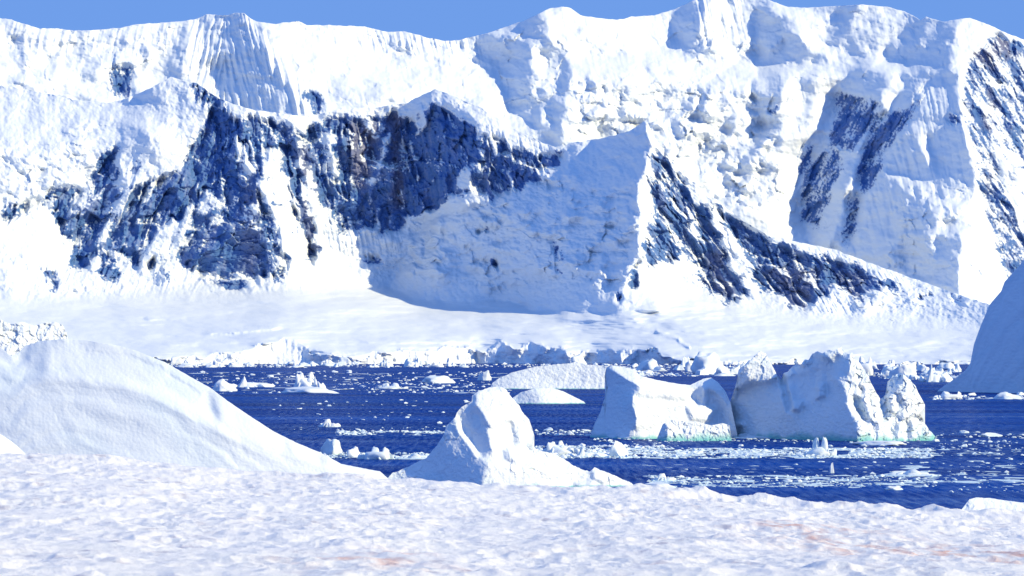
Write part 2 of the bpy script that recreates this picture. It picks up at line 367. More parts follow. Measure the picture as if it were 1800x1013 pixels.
    d = d + fs * (0.5 + 0.8 * sstep(-0.3, 0.5, fbm(Xp / 60, Yp / 50, 3, 29))) * (15 * (worley(w2x / 36, w2y / 24, 3)[0] - 0.5) + 2.2 * (worley(w2x / 13, w2y / 10, 5)[0] - 0.5) + 15 * fbm(wx / 40, wy / 26, 5, 4) + 8 * facets(w2x / 34, w2y / 24, 3, 0.9) + 1.2 * facets(w2x / 13, w2y / 10, 8, 0.8))
    d = d + ff * 7.0 * ridged((Xp + 3 * fbm(Xp / 40, Yp / 60, 2, 7) - 0.22 * (Yp - 30) * np.sign(Xp - 395)) / 14, Yp / 160, 2, 6)
    d = d + (0.6 + 0.6 * fs) * 34 * fbm(Xp / 125, Yp / 70, 5, 21, 0.44) + (0.3 + fs) * 1.4 * fbm(Xp / 9, Yp / 8, 3, 22)
    r = f.sample(rk, Xp, Yp)
    kk = np.where(Xp > 1650, 0.55, np.where(Xp > 1380, -0.5, 0.0))
    u = Xp - kk * Yp
    nz = np.where(Xp > 1650, 0.9 * fbm(u / 10, Yp / 80, 4, 31) + 0.6 * fbm(u / 6, Yp / 22, 3, 33), 0.9 * fbm(u / 12, Yp / 45, 5, 31) + 0.8 * fbm(u / 4, Yp / 10, 3, 33))
    ua = u + 5 * fbm(Xp / 40, Yp / 40, 3, 97); va = Yp + 6 * fbm(Xp / 36, Yp / 36, 3, 98)
    hr = 9 * facets(ua / 26, va / 60, 51, 1.0) + 6 * facets(ua / 13, va / 26, 52, 1.0) + 3.5 * facets(ua / 7, va / 10, 53, 1.0) + 9 * ridged(ua / 34, va / 140, 4, 35) + 1.6 * fbm(Xp / 6, Yp / 6, 3, 36)
    d = d + np.clip(r * 1.4, 0, 1) * hr
    slope = -np.gradient(boxblur(hr, 1), axis=0) / np.gradient(Yp, axis=0) / 1.35
    slope_m = -np.gradient(boxblur(hr, 5), axis=0) / np.gradient(Yp, axis=0) / 1.35
    led = np.tanh(slope / 1.0) * 0.5 + np.tanh(slope_m / 0.5) * 0.5
    rock = np.where(r > 0.03, sstep(0.38, 0.60, r + 0.02 - 0.38 * led + 0.34 * nz + 0.3 * fbm(Xp / 3.6, Yp / 3.6, 2, 101)), 0)
    sun_tone = sstep(0.1, 0.5, fbm(Xp / 50, Yp / 90, 3, 41)) * (Xp > 1690)  # sunlit tone painted in patches on the lit right-hand face
    return xs, Xp, Yp, d, rock, sun_tone, f

def build_front():
    f = Field(-400, 2200, 100, 680, 2, wob=8, wscale=30, seed=9)
    S = f.paint(0.10, [
        (0.05, 12, [(-400, 160), (0, 160), (190, 185), (260, 185), (300, 250), (150, 260), (0, 330), (-400, 330)]),
        (-0.75, 2, [(188, 181), (230, 168), (262, 157), (270, 170), (262, 178), (215, 181)]),
        (-0.4, 4, [(100, 232), (128, 232), (170, 215), (190, 222), (130, 242)]), (-0.6, 3, [(98, 228), (125, 232), (120, 240), (102, 238)]),
        (-0.55, 5, [(208, 222), (240, 220), (290, 262), (285, 280), (240, 300), (212, 275)]),
        (-0.7, 3, [(180, 260), (205, 250), (195, 285), (165, 325), (155, 335)]),
        (0.6, 3, [(165, 220), (188, 225), (190, 255), (150, 270), (140, 250)]),
        # rock wall, left part (mostly facing left/front)
        (-0.45, 8, [(345, 150), (390, 190), (440, 210), (460, 260), (470, 330), (500, 480), (470, 505), (360, 495), (300, 460), (240, 470), (150, 470), (95, 390), (60, 350), (160, 325), (205, 250), (240, 330), (320, 300), (345, 230)]),
        (0.5, 3, [(30, 370), (65, 360), (95, 395), (125, 440), (115, 470), (40, 450), (15, 440)]),
        (-0.6, 3, [(240, 262), (250, 270), (205, 398), (170, 440), (160, 430), (200, 380)]),
        (-0.5, 3, [(330, 360), (345, 355), (315, 420), (285, 500), (268, 505), (290, 430)]),
        (0.75, 2, [(415, 238), (430, 262), (447, 305), (436, 300), (420, 265)]),
        (0.8, 3, [(468, 285), (480, 272), (492, 272), (508, 345), (530, 400), (548, 455), (512, 455), (488, 425), (468, 370)]),
        (0.8, 3, [(522, 265), (540, 285), (558, 355), (585, 420), (590, 470), (560, 462), (552, 400), (528, 330)]),
        (0.65, 3, [(552, 360), (600, 405), (650, 400), (705, 410), (745, 395), (735, 425), (690, 480), (600, 500), (500, 500), (556, 455)]),
        (-0.55, 4, [(500, 215), (528, 240), (520, 270), (495, 268)]),
        (-0.35, 5, [(545, 225), (600, 210), (620, 290), (600, 380), (565, 340)]),
        (0.55, 2, [(612, 215), (668, 212), (655, 260), (644, 340), (622, 320), (610, 260)]),
        (-0.85, 2, [(668, 228), (690, 205), (694, 215), (668, 290), (650, 325), (644, 315), (652, 270)]),
        (0.6, 2, [(688, 208), (700, 188), (712, 250), (705, 330), (706, 370), (690, 372), (692, 300), (684, 250)]),
        (-0.8, 3, [(716, 184), (762, 164), (752, 215), (725, 245), (712, 205)]),
        (0.5, 2, [(757, 172), (768, 165), (780, 190), (800, 225), (790, 235), (764, 205)]),
        (-0.9, 4, [(740, 210), (762, 205), (800, 238), (840, 225), (842, 260), (835, 330), (770, 380), (722, 380), (712, 330), (722, 250)]),
        (-0.6, 4, [(770, 168), (795, 178), (860, 215), (845, 225), (800, 205), (782, 190)]),
        (0.75, 2, [(765, 157), (800, 169), (850, 192), (900, 224), (950, 249), (985, 264), (960, 266), (900, 246), (842, 216), (800, 186)]),
        (0.55, 3, [(842, 218), (905, 246), (975, 270), (940, 285), (890, 275), (855, 240)]),
        (-0.45, 4, [(850, 255), (900, 275), (985, 272), (975, 290), (900, 335), (850, 352)]),
        (0.65, 2, [(345, 146), (385, 174), (440, 192), (530, 204), (600, 191), (660, 189), (715, 181), (712, 192), (660, 200), (600, 204), (560, 214), (530, 226), (500, 212), (440, 205), (390, 190), (355, 168)]),
        # cirque in the lee of the spur
        (-1.2, 2, [(985, 270), (1060, 248), (1108, 235), (1136, 213), (1139, 262), (1124, 330), (1126, 400), (1120, 450), (1102, 500), (1085, 547), (1000, 548), (940, 542), (900, 526), (760, 527), (700, 516), (680, 500), (702, 470), (742, 400), (765, 372), (860, 352), (920, 322), (980, 288)]),
        (-0.55, 6, [(930, 370), (980, 350), (1000, 400), (960, 430), (930, 400)]), (-0.5, 4, [(800, 395), (860, 395), (830, 420)]),
        (-0.6, 6, [(1030, 320), (1120, 360), (1115, 400), (1060, 420), (1030, 380)]), (0.3, 2, [(1052, 478), (1075, 475), (1080, 495), (1062, 510), (1050, 500)]),
        (-0.4, 6, [(760, 420), (800, 420), (850, 460), (800, 500), (765, 470)]),
        # spur
        (0.75, 2, [(1136, 211), (1165, 262), (1195, 300), (1205, 330), (1200, 450), (1165, 465), (1130, 500), (1105, 540), (1088, 545), (1104, 500), (1122, 450), (1128, 400), (1126, 330), (1140, 262)]),
        (0.1, 5, [(1205, 330), (1250, 375), (1300, 402), (1420, 450), (1530, 480), (1530, 510), (1410, 545), (1300, 470), (1290, 520), (1230, 470)]),
        (0.7, 3, [(1165, 262), (1250, 345), (1300, 384), (1350, 414), (1470, 440), (1620, 495), (1600, 500), (1530, 470), (1460, 452), (1390, 440), (1340, 424), (1290, 394), (1240, 352)]),
        (0.75, 3, [(1245, 385), (1262, 380), (1300, 460), (1330, 500), (1400, 545), (1330, 535), (1300, 500), (1285, 450)]),
        (0.5, 3, [(1440, 520), (1475, 480), (1490, 520), (1530, 520), (1600, 505), (1700, 530), (1690, 560), (1500, 570), (1420, 560)]),
        # apron drifts
        (-0.75, 2, [(1005, 542), (1050, 530), (1080, 510), (1088, 545), (1045, 548)]),
        (-0.5, 3, [(980, 580), (1060, 560), (1085, 550), (1122, 518), (1135, 520), (1130, 545), (1112, 558), (1060, 572)]),
        (-0.4, 4, [(1130, 520), (1150, 530), (1165, 560), (1120, 560)]),
        (-0.85, 8, [(930, 372), (1000, 350), (1110, 370), (1108, 450), (1040, 490), (940, 470)]), (-1.1, 4, [(880, 500), (1050, 505), (1090, 520), (1085, 547), (940, 542), (900, 526)]), (-1.1, 5, [(990, 270), (1136, 215), (1139, 262), (1126, 330), (1000, 320)]),
        (0.2, 8, [(-400, 570), (980, 582), (1120, 562), (1700, 580), (2200, 600), (2200, 640), (-400, 640)]),
        # glacier front cliffs
        (0.8, 1, [(300, 632), (420, 625), (430, 615), (460, 604), (520, 597), (538, 634), (300, 645)]),
        (-0.4, 1, [(540, 620), (700, 618), (735, 612), (735, 645), (540, 645)]),
        (0.9, 1, [(735, 612), (815, 612), (838, 640), (735, 645)]),
        (-1.5, 1, [(838, 642), (835, 616), (880, 608), (930, 607), (980, 610), (1010, 625), (1010, 645)]),
        (0.6, 1, [(1000, 620), (1035, 618), (1030, 645), (1000, 645)]),
        (-1.5, 1, [(1035, 620), (1098, 610), (1092, 645), (1028, 645)]),
        (0.5, 1, [(1092, 616), (1122, 618), (1122, 645), (1090, 645)]),
        (-1.4, 1, [(1122, 614), (1160, 618), (1182, 632), (1182, 645), (1122, 645)]),
    ])
    AP = [(-400, 520), (0, 530), (100, 528), (250, 520), (400, 520), (520, 505), (640, 500), (690, 512), (760, 528), (900, 527), (940, 542), (1085, 548), (1130, 530), (1200, 520), (1300, 535), (1420, 562), (1500, 570), (1690, 575), (2200, 610)]
    CL = [(-400, 632), (240, 634), (300, 632), (420, 622), (455, 606), (520, 598), (545, 622), (640, 628), (735, 613), (815, 612), (840, 616), (880, 608), (930, 607), (980, 610), (1005, 618), (1035, 618), (1098, 610), (1122, 614), (1160, 618), (1185, 632), (1300, 636), (1500, 640), (2200, 640)]
    ap = np.array(AP, float); apron = [tuple(t) for t in ap] + [(x, y) for x, y in reversed(CL)]
    q = f.paint(0.8, [
        (2.2, 8, [(-400, 180), (0, 172), (190, 186), (265, 175), (300, 235), (150, 250), (0, 270), (-400, 330)]),
        (0.55, 8, [(345, 180), (530, 220), (715, 190), (800, 200), (985, 272), (860, 350), (700, 410), (560, 460), (400, 490), (150, 470), (60, 350), (200, 260), (330, 300)]),
        (0.65, 6, [(1136, 220), (1200, 320), (1400, 445), (1530, 480), (1410, 545), (1230, 470), (1100, 540)]),
        (7.5, 18, apron),
        (3.0, 6, [(980, 540), (1090, 500), (1140, 515), (1180, 560), (1040, 600), (980, 585)]),
    ])
    cliff = f.mask([(x, y) for x, y in CL] + [(2200, 680), (-400, 680)], 1)
    q = q * (1 - cliff) + 0.35 * cliff
    ser = f.paint(0.3, [
        (1.0, 8, [(-400, 260), (0, 250), (180, 220), (190, 330), (60, 350), (0, 400), (-400, 420)]),
        (1.25, 8, [(720, 400), (860, 350), (960, 300), (1000, 330), (1120, 330), (1110, 500), (900, 515), (720, 500)]),
        (0.8, 6, [(0, 480), (400, 495), (540, 470), (500, 515), (250, 520), (0, 525)]),
        (0.7, 6, [(1440, 510), (1700, 520), (1690, 575), (1420, 562)]),
        (0.8, 6, [(1136, 215), (1200, 300), (1270, 370), (1240, 370), (1150, 270)]), (0.05, 4, apron)])
    ser = ser * (1 - cliff) + 0.12 * cliff
    RKP = [
        (0.8, 3, [(340, 146), (352, 142), (366, 160), (372, 180), (360, 185), (345, 165)]),
        (0.80, 3, [(372, 168), (392, 192), (402, 186), (412, 206), (440, 208), (470, 214), (500, 216), (520, 228), (535, 240), (545, 222), (600, 207), (655, 203), (700, 196), (712, 230), (712, 372), (716, 392), (700, 412), (640, 402), (604, 412), (566, 362), (552, 345), (556, 440), (545, 458), (520, 402), (505, 395), (512, 470), (490, 502), (470, 490), (440, 470), (445, 490), (400, 512), (360, 490), (300, 455), (330, 420), (300, 380), (270, 420), (240, 470), (205, 440), (170, 440), (150, 472), (115, 465), (130, 430), (95, 390), (62, 352), (90, 330), (150, 330), (185, 270), (206, 248), (206, 300), (200, 330), (235, 330), (270, 312), (318, 302), (332, 270), (345, 232), (365, 205)]),
        (0.90, 4, [(270, 320), (320, 300), (345, 240), (400, 215), (410, 300), (440, 330), (450, 420), (440, 470), (400, 470), (330, 400), (300, 380), (260, 360)]),
        (0.95, 3, [(715, 205), (740, 215), (758, 180), (780, 195), (815, 215), (845, 240), (850, 270), (838, 330), (800, 352), (745, 372), (714, 385), (712, 300)]),
        (0.66, 3, [(845, 235), (900, 256), (940, 270), (988, 268), (985, 290), (920, 330), (860, 352), (838, 335)]),
        (0.7, 3, [(0, 385), (10, 362), (62, 348), (50, 370), (20, 392)]), (0.85, 3, [(70, 472), (100, 475), (110, 500), (95, 510)]),
        (0.9, 3, [(165, 470), (175, 440), (200, 442), (210, 480), (200, 498)]), (0.85, 2, [(250, 470), (268, 448), (282, 470), (262, 480)]),
        (0.8, 3, [(455, 460), (500, 450), (508, 475), (485, 500), (460, 480)]), (0.9, 3, [(410, 460), (440, 470), (448, 490), (440, 505)]),
        # snow chutes and ledges
        (0.05, 3, [(415, 236), (432, 262), (450, 308), (438, 305), (418, 268)]),
        (0.05, 3, [(462, 272), (478, 262), (496, 268), (506, 335), (524, 385), (545, 440), (515, 455), (492, 430), (472, 380), (452, 330), (462, 320)]),
        (0.08, 3, [(522, 262), (542, 288), (556, 350), (566, 400), (580, 440), (556, 440), (545, 370), (528, 325)]),
        (0.15, 3, [(232, 262), (248, 270), (215, 380), (180, 440), (165, 435), (200, 375)]),
        (0.12, 3, [(334, 355), (348, 358), (318, 425), (288, 500), (270, 500), (292, 428)]),
        (0.25, 4, [(360, 330), (390, 360), (380, 400), (352, 380)]), (0.3, 3, [(395, 245), (420, 300), (440, 320), (410, 310)]),
        (0.2, 2, [(730, 200), (755, 175), (750, 215), (728, 245)]), (0.35, 2, [(720, 250), (728, 245), (740, 310), (735, 315)]),
        (0.35, 4, [(645, 215), (668, 210), (655, 250)]), (0.25, 2, [(668, 270), (690, 220), (672, 300), (650, 360), (645, 345)]),
        (0.35, 4, [(560, 235), (590, 230), (600, 290), (575, 330)]), (0.3, 3, [(800, 330), (840, 270), (838, 300), (815, 345)]),
        (0.35, 4, [(120, 350), (165, 350), (150, 385), (125, 380)]), (0.4, 4, [(215, 405), (235, 430), (225, 440)]),
        # cirque specks
        (0.75, 2, [(840, 400), (862, 398), (860, 406), (842, 406)]), (0.6, 2, [(868, 460), (876, 458), (874, 476)]), (0.4, 3, [(975, 430), (990, 430), (988, 470), (978, 475)]),
        # spur
        (0.72, 3, [(1145, 262), (1168, 268), (1196, 315), (1232, 362), (1258, 385), (1268, 410), (1290, 455), (1306, 522), (1290, 515), (1262, 470), (1248, 478), (1292, 532), (1250, 512), (1222, 470), (1204, 448), (1170, 460), (1140, 468), (1130, 445), (1148, 385), (1142, 320)]),
        (0.85, 3, [(1252, 356), (1300, 392), (1360, 428), (1405, 448), (1450, 456), (1510, 466), (1532, 492), (1602, 500), (1545, 507), (1532, 512), (1508, 526), (1484, 505), (1462, 500), (1440, 525), (1415, 546), (1395, 540), (1340, 500), (1312, 460), (1285, 420), (1270, 385)]),
        (0.9, 2, [(1248, 470), (1262, 445), (1290, 528), (1288, 534)]),
        (0.08, 3, [(1246, 388), (1260, 385), (1298, 462), (1332, 505), (1318, 510), (1290, 470), (1270, 430)]),
        (0.2, 3, [(1210, 360), (1222, 370), (1230, 420), (1215, 420)]), (0.3, 2, [(1425, 455), (1440, 478), (1420, 468)]),
        (0.75, 2, [(1612, 525), (1632, 518), (1634, 524), (1615, 530)]), (0.4, 3, [(1655, 515), (1685, 525), (1690, 540), (1670, 530)]),
        (0.8, 2, [(1086, 515), (1096, 530), (1092, 545), (1084, 530)]), (0.7, 2, [(1110, 468), (1128, 455), (1118, 500), (1108, 500)]),
        (0.5, 2, [(638, 452), (648, 450), (670, 458), (668, 462), (640, 458)]),
    ]
    rk = f.paint(0.0, RKP)
    wm = f.paint(0.0, [(1, 3, [(612, 215), (665, 212), (650, 340), (620, 330)]), (1, 3, [(684, 210), (702, 200), (710, 370), (690, 372)]),  # rock parts that get the painted sunlit tone
                       (0.7, 5, [(520, 250), (545, 250), (560, 440), (540, 450)]), (0.7, 4, [(1340, 470), (1440, 470), (1420, 550), (1390, 540)]),
                       (0.6, 5, [(1455, 470), (1530, 480), (1510, 530), (1480, 510)]), (0.7, 3, [(1240, 450), (1270, 440), (1300, 530), (1250, 510)]),
                       (0.5, 6, [(430, 300), (450, 300), (460, 470), (420, 500)])])
    ft = pl(RIDGE, f.xs); S = f.fill(S, ft, 0 * ft + 660); q = f.fill(q, ft, 0 * ft + 660)
    D = f.integrate(pmap(S), qshade(q, S), 0.92)
    i640 = int((640 - f.y0) / f.step)
    D = D - D[i640, (f.xs > 200) & (f.xs < 1300)].mean()
    xs = np.linspace(-400, 2200, 1900); nr = 470
    T = np.linspace(0, 1, nr)[:, None]
    top = pl(RIDGE, xs) + 2.0 * fbm(xs / 16, xs * 0, 4, 12); bot = np.full_like(xs, 652.0)
    Xp = np.repeat(xs[None], nr, 0); Yp = top[None] + (bot - top)[None] * T
    d = f.sample(D, Xp, Yp)
    wx = Xp + 5 * fbm(Xp / 30, Yp / 30, 3, 58); wy = Yp + 5 * fbm(Xp / 30, Yp / 30, 3, 68)
    fs = f.sample(ser, Xp, Yp)
    w2x = wx + 12 * fbm(Xp / 45, Yp / 45, 3, 9); w2y = wy + 9 * fbm(Xp / 45, Yp / 45, 3, 19)
    d = d + fs * (0.4 + 0.8 * sstep(-0.3, 0.5, fbm(Xp / 60, Yp / 50, 3, 29))) * (13 * (worley(w2x / 38, w2y / 26, 13)[0] - 0.5) + 2.2 * (worley(w2x / 13, w2y / 10, 15)[0] - 0.5) + 15 * fbm(wx / 52, wy / 34, 4, 14) + 4.5 * facets(w2x / 26, w2y / 20, 13, 0.8) + 1.2 * facets(w2x / 13, w2y / 10, 18, 0.8))
    ap_line = pl(AP, xs)[None]; onap = sstep(-12, 26, Yp - ap_line) * (1 - f.sample(cliff, Xp, Yp))
    d = d + (1 - onap) * (11 * fbm(Xp / 60, Yp / 50, 5, 71) + 1.8 * fbm(Xp / 8, Yp / 8, 3, 72)) + onap * (30 * fbm(Xp / 150, Yp / 24, 4, 73) + 11 * fbm(Xp / 60, Yp / 18, 3, 78) * sstep(960, 1100, Xp) + 7 * ridged(Xp / 260 + 0.02 * Yp, Yp / 12, 3, 74) * sstep(0.0, 0.4, fbm(Xp / 200, Yp / 30, 2, 75)))
    # crevassed steps across the apron
    for (xa, ya, xb, yb, a) in [(350, 588, 500, 576, 16), (280, 606, 420, 600, 8), (1150, 582, 1200, 600, 10), (1190, 598, 1215, 612, 8), (600, 598, 860, 602, 7), (250, 562, 330, 560, 7)]:
        t = np.clip((Xp - xa) / (xb - xa), 0, 1); yl = ya + (yb - ya) * t + 2.5 * fbm(Xp / 30, Xp * 0, 3, 77)
        w = sstep(0, 0.15, (Xp - xa) / (xb - xa)) * sstep(0, 0.15, (xb - Xp) / (xb - xa))
        d = d - a * 1.3 * w * np.exp(-((Yp - yl) / 4.0) ** 2)
    r = f.sample(rk, Xp, Yp)
    kw = sstep(330, 470, Xp) ; k = -0.35 * (1 - kw) + 0.18 * kw; k = np.where(Xp > 1100, 0.55, k)
    u = Xp - k * (Yp - 300)
    nz = 0.6 * fbm(u / 13, Yp / 40, 4, 81) + 1.15 * fbm(Xp / 8, Yp / 7, 3, 83) + 0.3 * fbm(Xp / 40, Yp / 40, 2, 84)
    clus = sstep(-0.25, 0.35, fbm(Xp / 45, Yp / 38, 3, 91))
    gul = sstep(0.62, 0.92, ridged((u + 9 * fbm(Xp / 40, Yp / 40, 3, 93)) / 42, Yp / 170, 1, 92)) * sstep(-0.2, 0.3, fbm(Xp / 60, Yp / 70, 2, 94)) * (Xp < 1100)
    gul2 = sstep(0.66, 0.95, ridged((u + 6 * fbm(Xp / 30, Yp / 30, 3, 103)) / 19, Yp / 120, 1, 104)) * sstep(-0.15, 0.25, fbm(Xp / 40, Yp / 55, 2, 105))
    r = r - 0.42 * gul * (r < 0.93) - 0.30 * gul2
    nz = 0.85 * fbm(u / 18, Yp / 60, 5, 81) + (0.35 + 1.0 * clus) * (0.7 * fbm(Xp / 5 + 0.8 * fbm(Xp / 20, Yp / 20, 2, 5), Yp / 4.5, 3, 83) + 0.7 * fbm(u / 5.5, Yp / 24, 3, 86))
    rock_r = r
    ua = u + 7 * fbm(Xp / 40, Yp / 40, 3, 97); va = Yp + 6 * fbm(Xp / 36, Yp / 36, 3, 98)
    hr = 13 * facets(ua / 44, va / 66, 41, 1.0) + 8 * facets(ua / 19, va / 26, 42, 1.0) + 4.0 * facets(ua / 9, va / 10, 43, 1.0) + 14 * ridged(ua / 52, va / 150, 4, 85) + 2.0 * fbm(Xp / 6, Yp / 6, 3, 87)
    d = d + np.clip(r * 1.3, 0, 1) * hr
    slope = -np.gradient(boxblur(hr, 1), axis=0) / np.gradient(Yp, axis=0) / 0.92
    slope_m = -np.gradient(boxblur(hr, 5), axis=0) / np.gradient(Yp, axis=0) / 0.92
    led = np.tanh(slope / 1.1) * 0.55 + np.tanh(slope_m / 0.6) * 0.5
    rock = np.where(rock_r > 0.03, sstep(0.40, 0.62, rock_r + 0.10 - 0.42 * led + 0.40 * nz + 0.42 * fbm(Xp / 3.6, Yp / 3.6, 2, 101) * (0.4 + clus)), 0)
    ffl = f.paint(0.0, [(0.7, 8, [(20, 450), (150, 478), (300, 470), (520, 500), (560, 470), (560, 510), (300, 520), (20, 515)]), (1, 6, [(560, 390), (720, 400), (700, 450), (560, 450)]), (1, 4, [(1440, 490), (1530, 500), (1500, 560), (1430, 550)]), (0.8, 3, [(850, 215), (985, 262), (960, 285), (850, 235)]), (0.8, 3, [(1380, 425), (1620, 498), (1600, 505), (1380, 445)])])
    d = d + f.sample(ffl, Xp, Yp) * 3.0 * ridged(u / 9, Yp / 90, 2, 89)
    clf = f.sample(cliff, Xp, Yp); d = d + clf * (2.5 * ridged(Xp / 12, Yp / 60, 3, 95) + 2 * fbm(Xp / 30, Yp / 14, 3, 96))
    sun_tone = f.sample(wm, Xp, Yp)
    return xs, Xp, Yp, d, rock, sun_tone, AP, f.sample(cliff, Xp, Yp)

def sheet(name, Xp, Yp, D, mat, attrs, back=None, nback=14, back_run=900.0):
    """front relief sheet and, behind its top edge, a slope falling away at the far side"""
    X, Y, Z = world(Xp, Yp, D)
    V = np.stack([X, Y, Z], -1)
    if back:
        s = np.linspace(0, 1, nback)[1:][::-1, None]
        bd = back_run * s; bz = Z[0][None] - (Z[0][None] + 5) * s ** 1.1
        bz = bz + 0.04 * back_run * fbm(X[0][None] / 220 + 0 * s, s * 4, 3, 5) * np.sin(np.pi * s)
        BV = np.stack([np.repeat(X[0][None], nback - 1, 0) * (1 + bd / Y[0][None]), Y[0][None] + bd, bz], -1)
        V = np.concatenate([BV, V], 0)
        attrs = {k: np.concatenate([np.zeros((nback - 1, a.shape[1])), a], 0) for k, a in attrs.items()}
    nr, nc = V.shape[:2]
    return mesh_np(name, V.reshape(-1, 3), grid_quads(nr, nc), mat, attrs)

fxs, fX, fY, fd, frock, fsun_tone, AP, fcl = build_front()
D_front = 4170.0 + fd
bxs, bX, bY, bd, brock, bsun_tone, bf = build_back()
# keep the far range behind the near ridge
ridge_y = pl(RIDGE, bxs)
col_i = np.arange(len(bxs)); row_i = np.clip(np.round((ridge_y - bY[0]) / (bY[-1] - bY[0]) * (bY.shape[0] - 1)).astype(int), 0, bY.shape[0] - 1)
gap = bd[row_i, col_i] - D_front[0]
D_back = bd + (260.0 - np.percentile(gap[(bxs > -50) & (bxs < 1720)], 2))
print('front depth', D_front.min(), D_front.max(), 'back depth', D_back.min(), D_back.max())
o = sheet('mountain_range', bX, bY, D_back, M_MTN, {'rock': brock, 'sun_tone': bsun_tone}, back=True, back_run=1400.0); tag(o, kind='structure')
apl = pl(AP, fxs)
# near ridge and the glacier apron share one relief, cut along the foot of the slope
nr, nc = fX.shape
half = int(nr * 0.5)
def resheet(name, y0, y1, n, back):
    T = np.linspace(0, 1, n)[:, None]
    Yq = y0[None] + (y1 - y0)[None] * T
    out = []
    fr = (Yq - fY[0][None]) / (fY[-1] - fY[0])[None] * (nr - 1); fr = np.clip(fr, 0, nr - 1.001); j = fr.astype(int); b = fr - j
    ci = np.arange(nc)[None]
    for A in (D_front, frock, fsun_tone): out.append(A[j, ci] * (1 - b) + A[j + 1, ci] * b)
    o = sheet(name, np.repeat(fxs[None], n, 0), Yq, out[0], M_MTN, {'rock': out[1], 'sun_tone': out[2]}, back=back, back_run=500.0)
    return tag(o, kind='structure')
resheet('mountain_ridge', fY[0], np.maximum(apl, fY[0] + 6), 400, True)
resheet('glacier', np.maximum(apl, fY[0] + 6), fY[-1], 160, False)

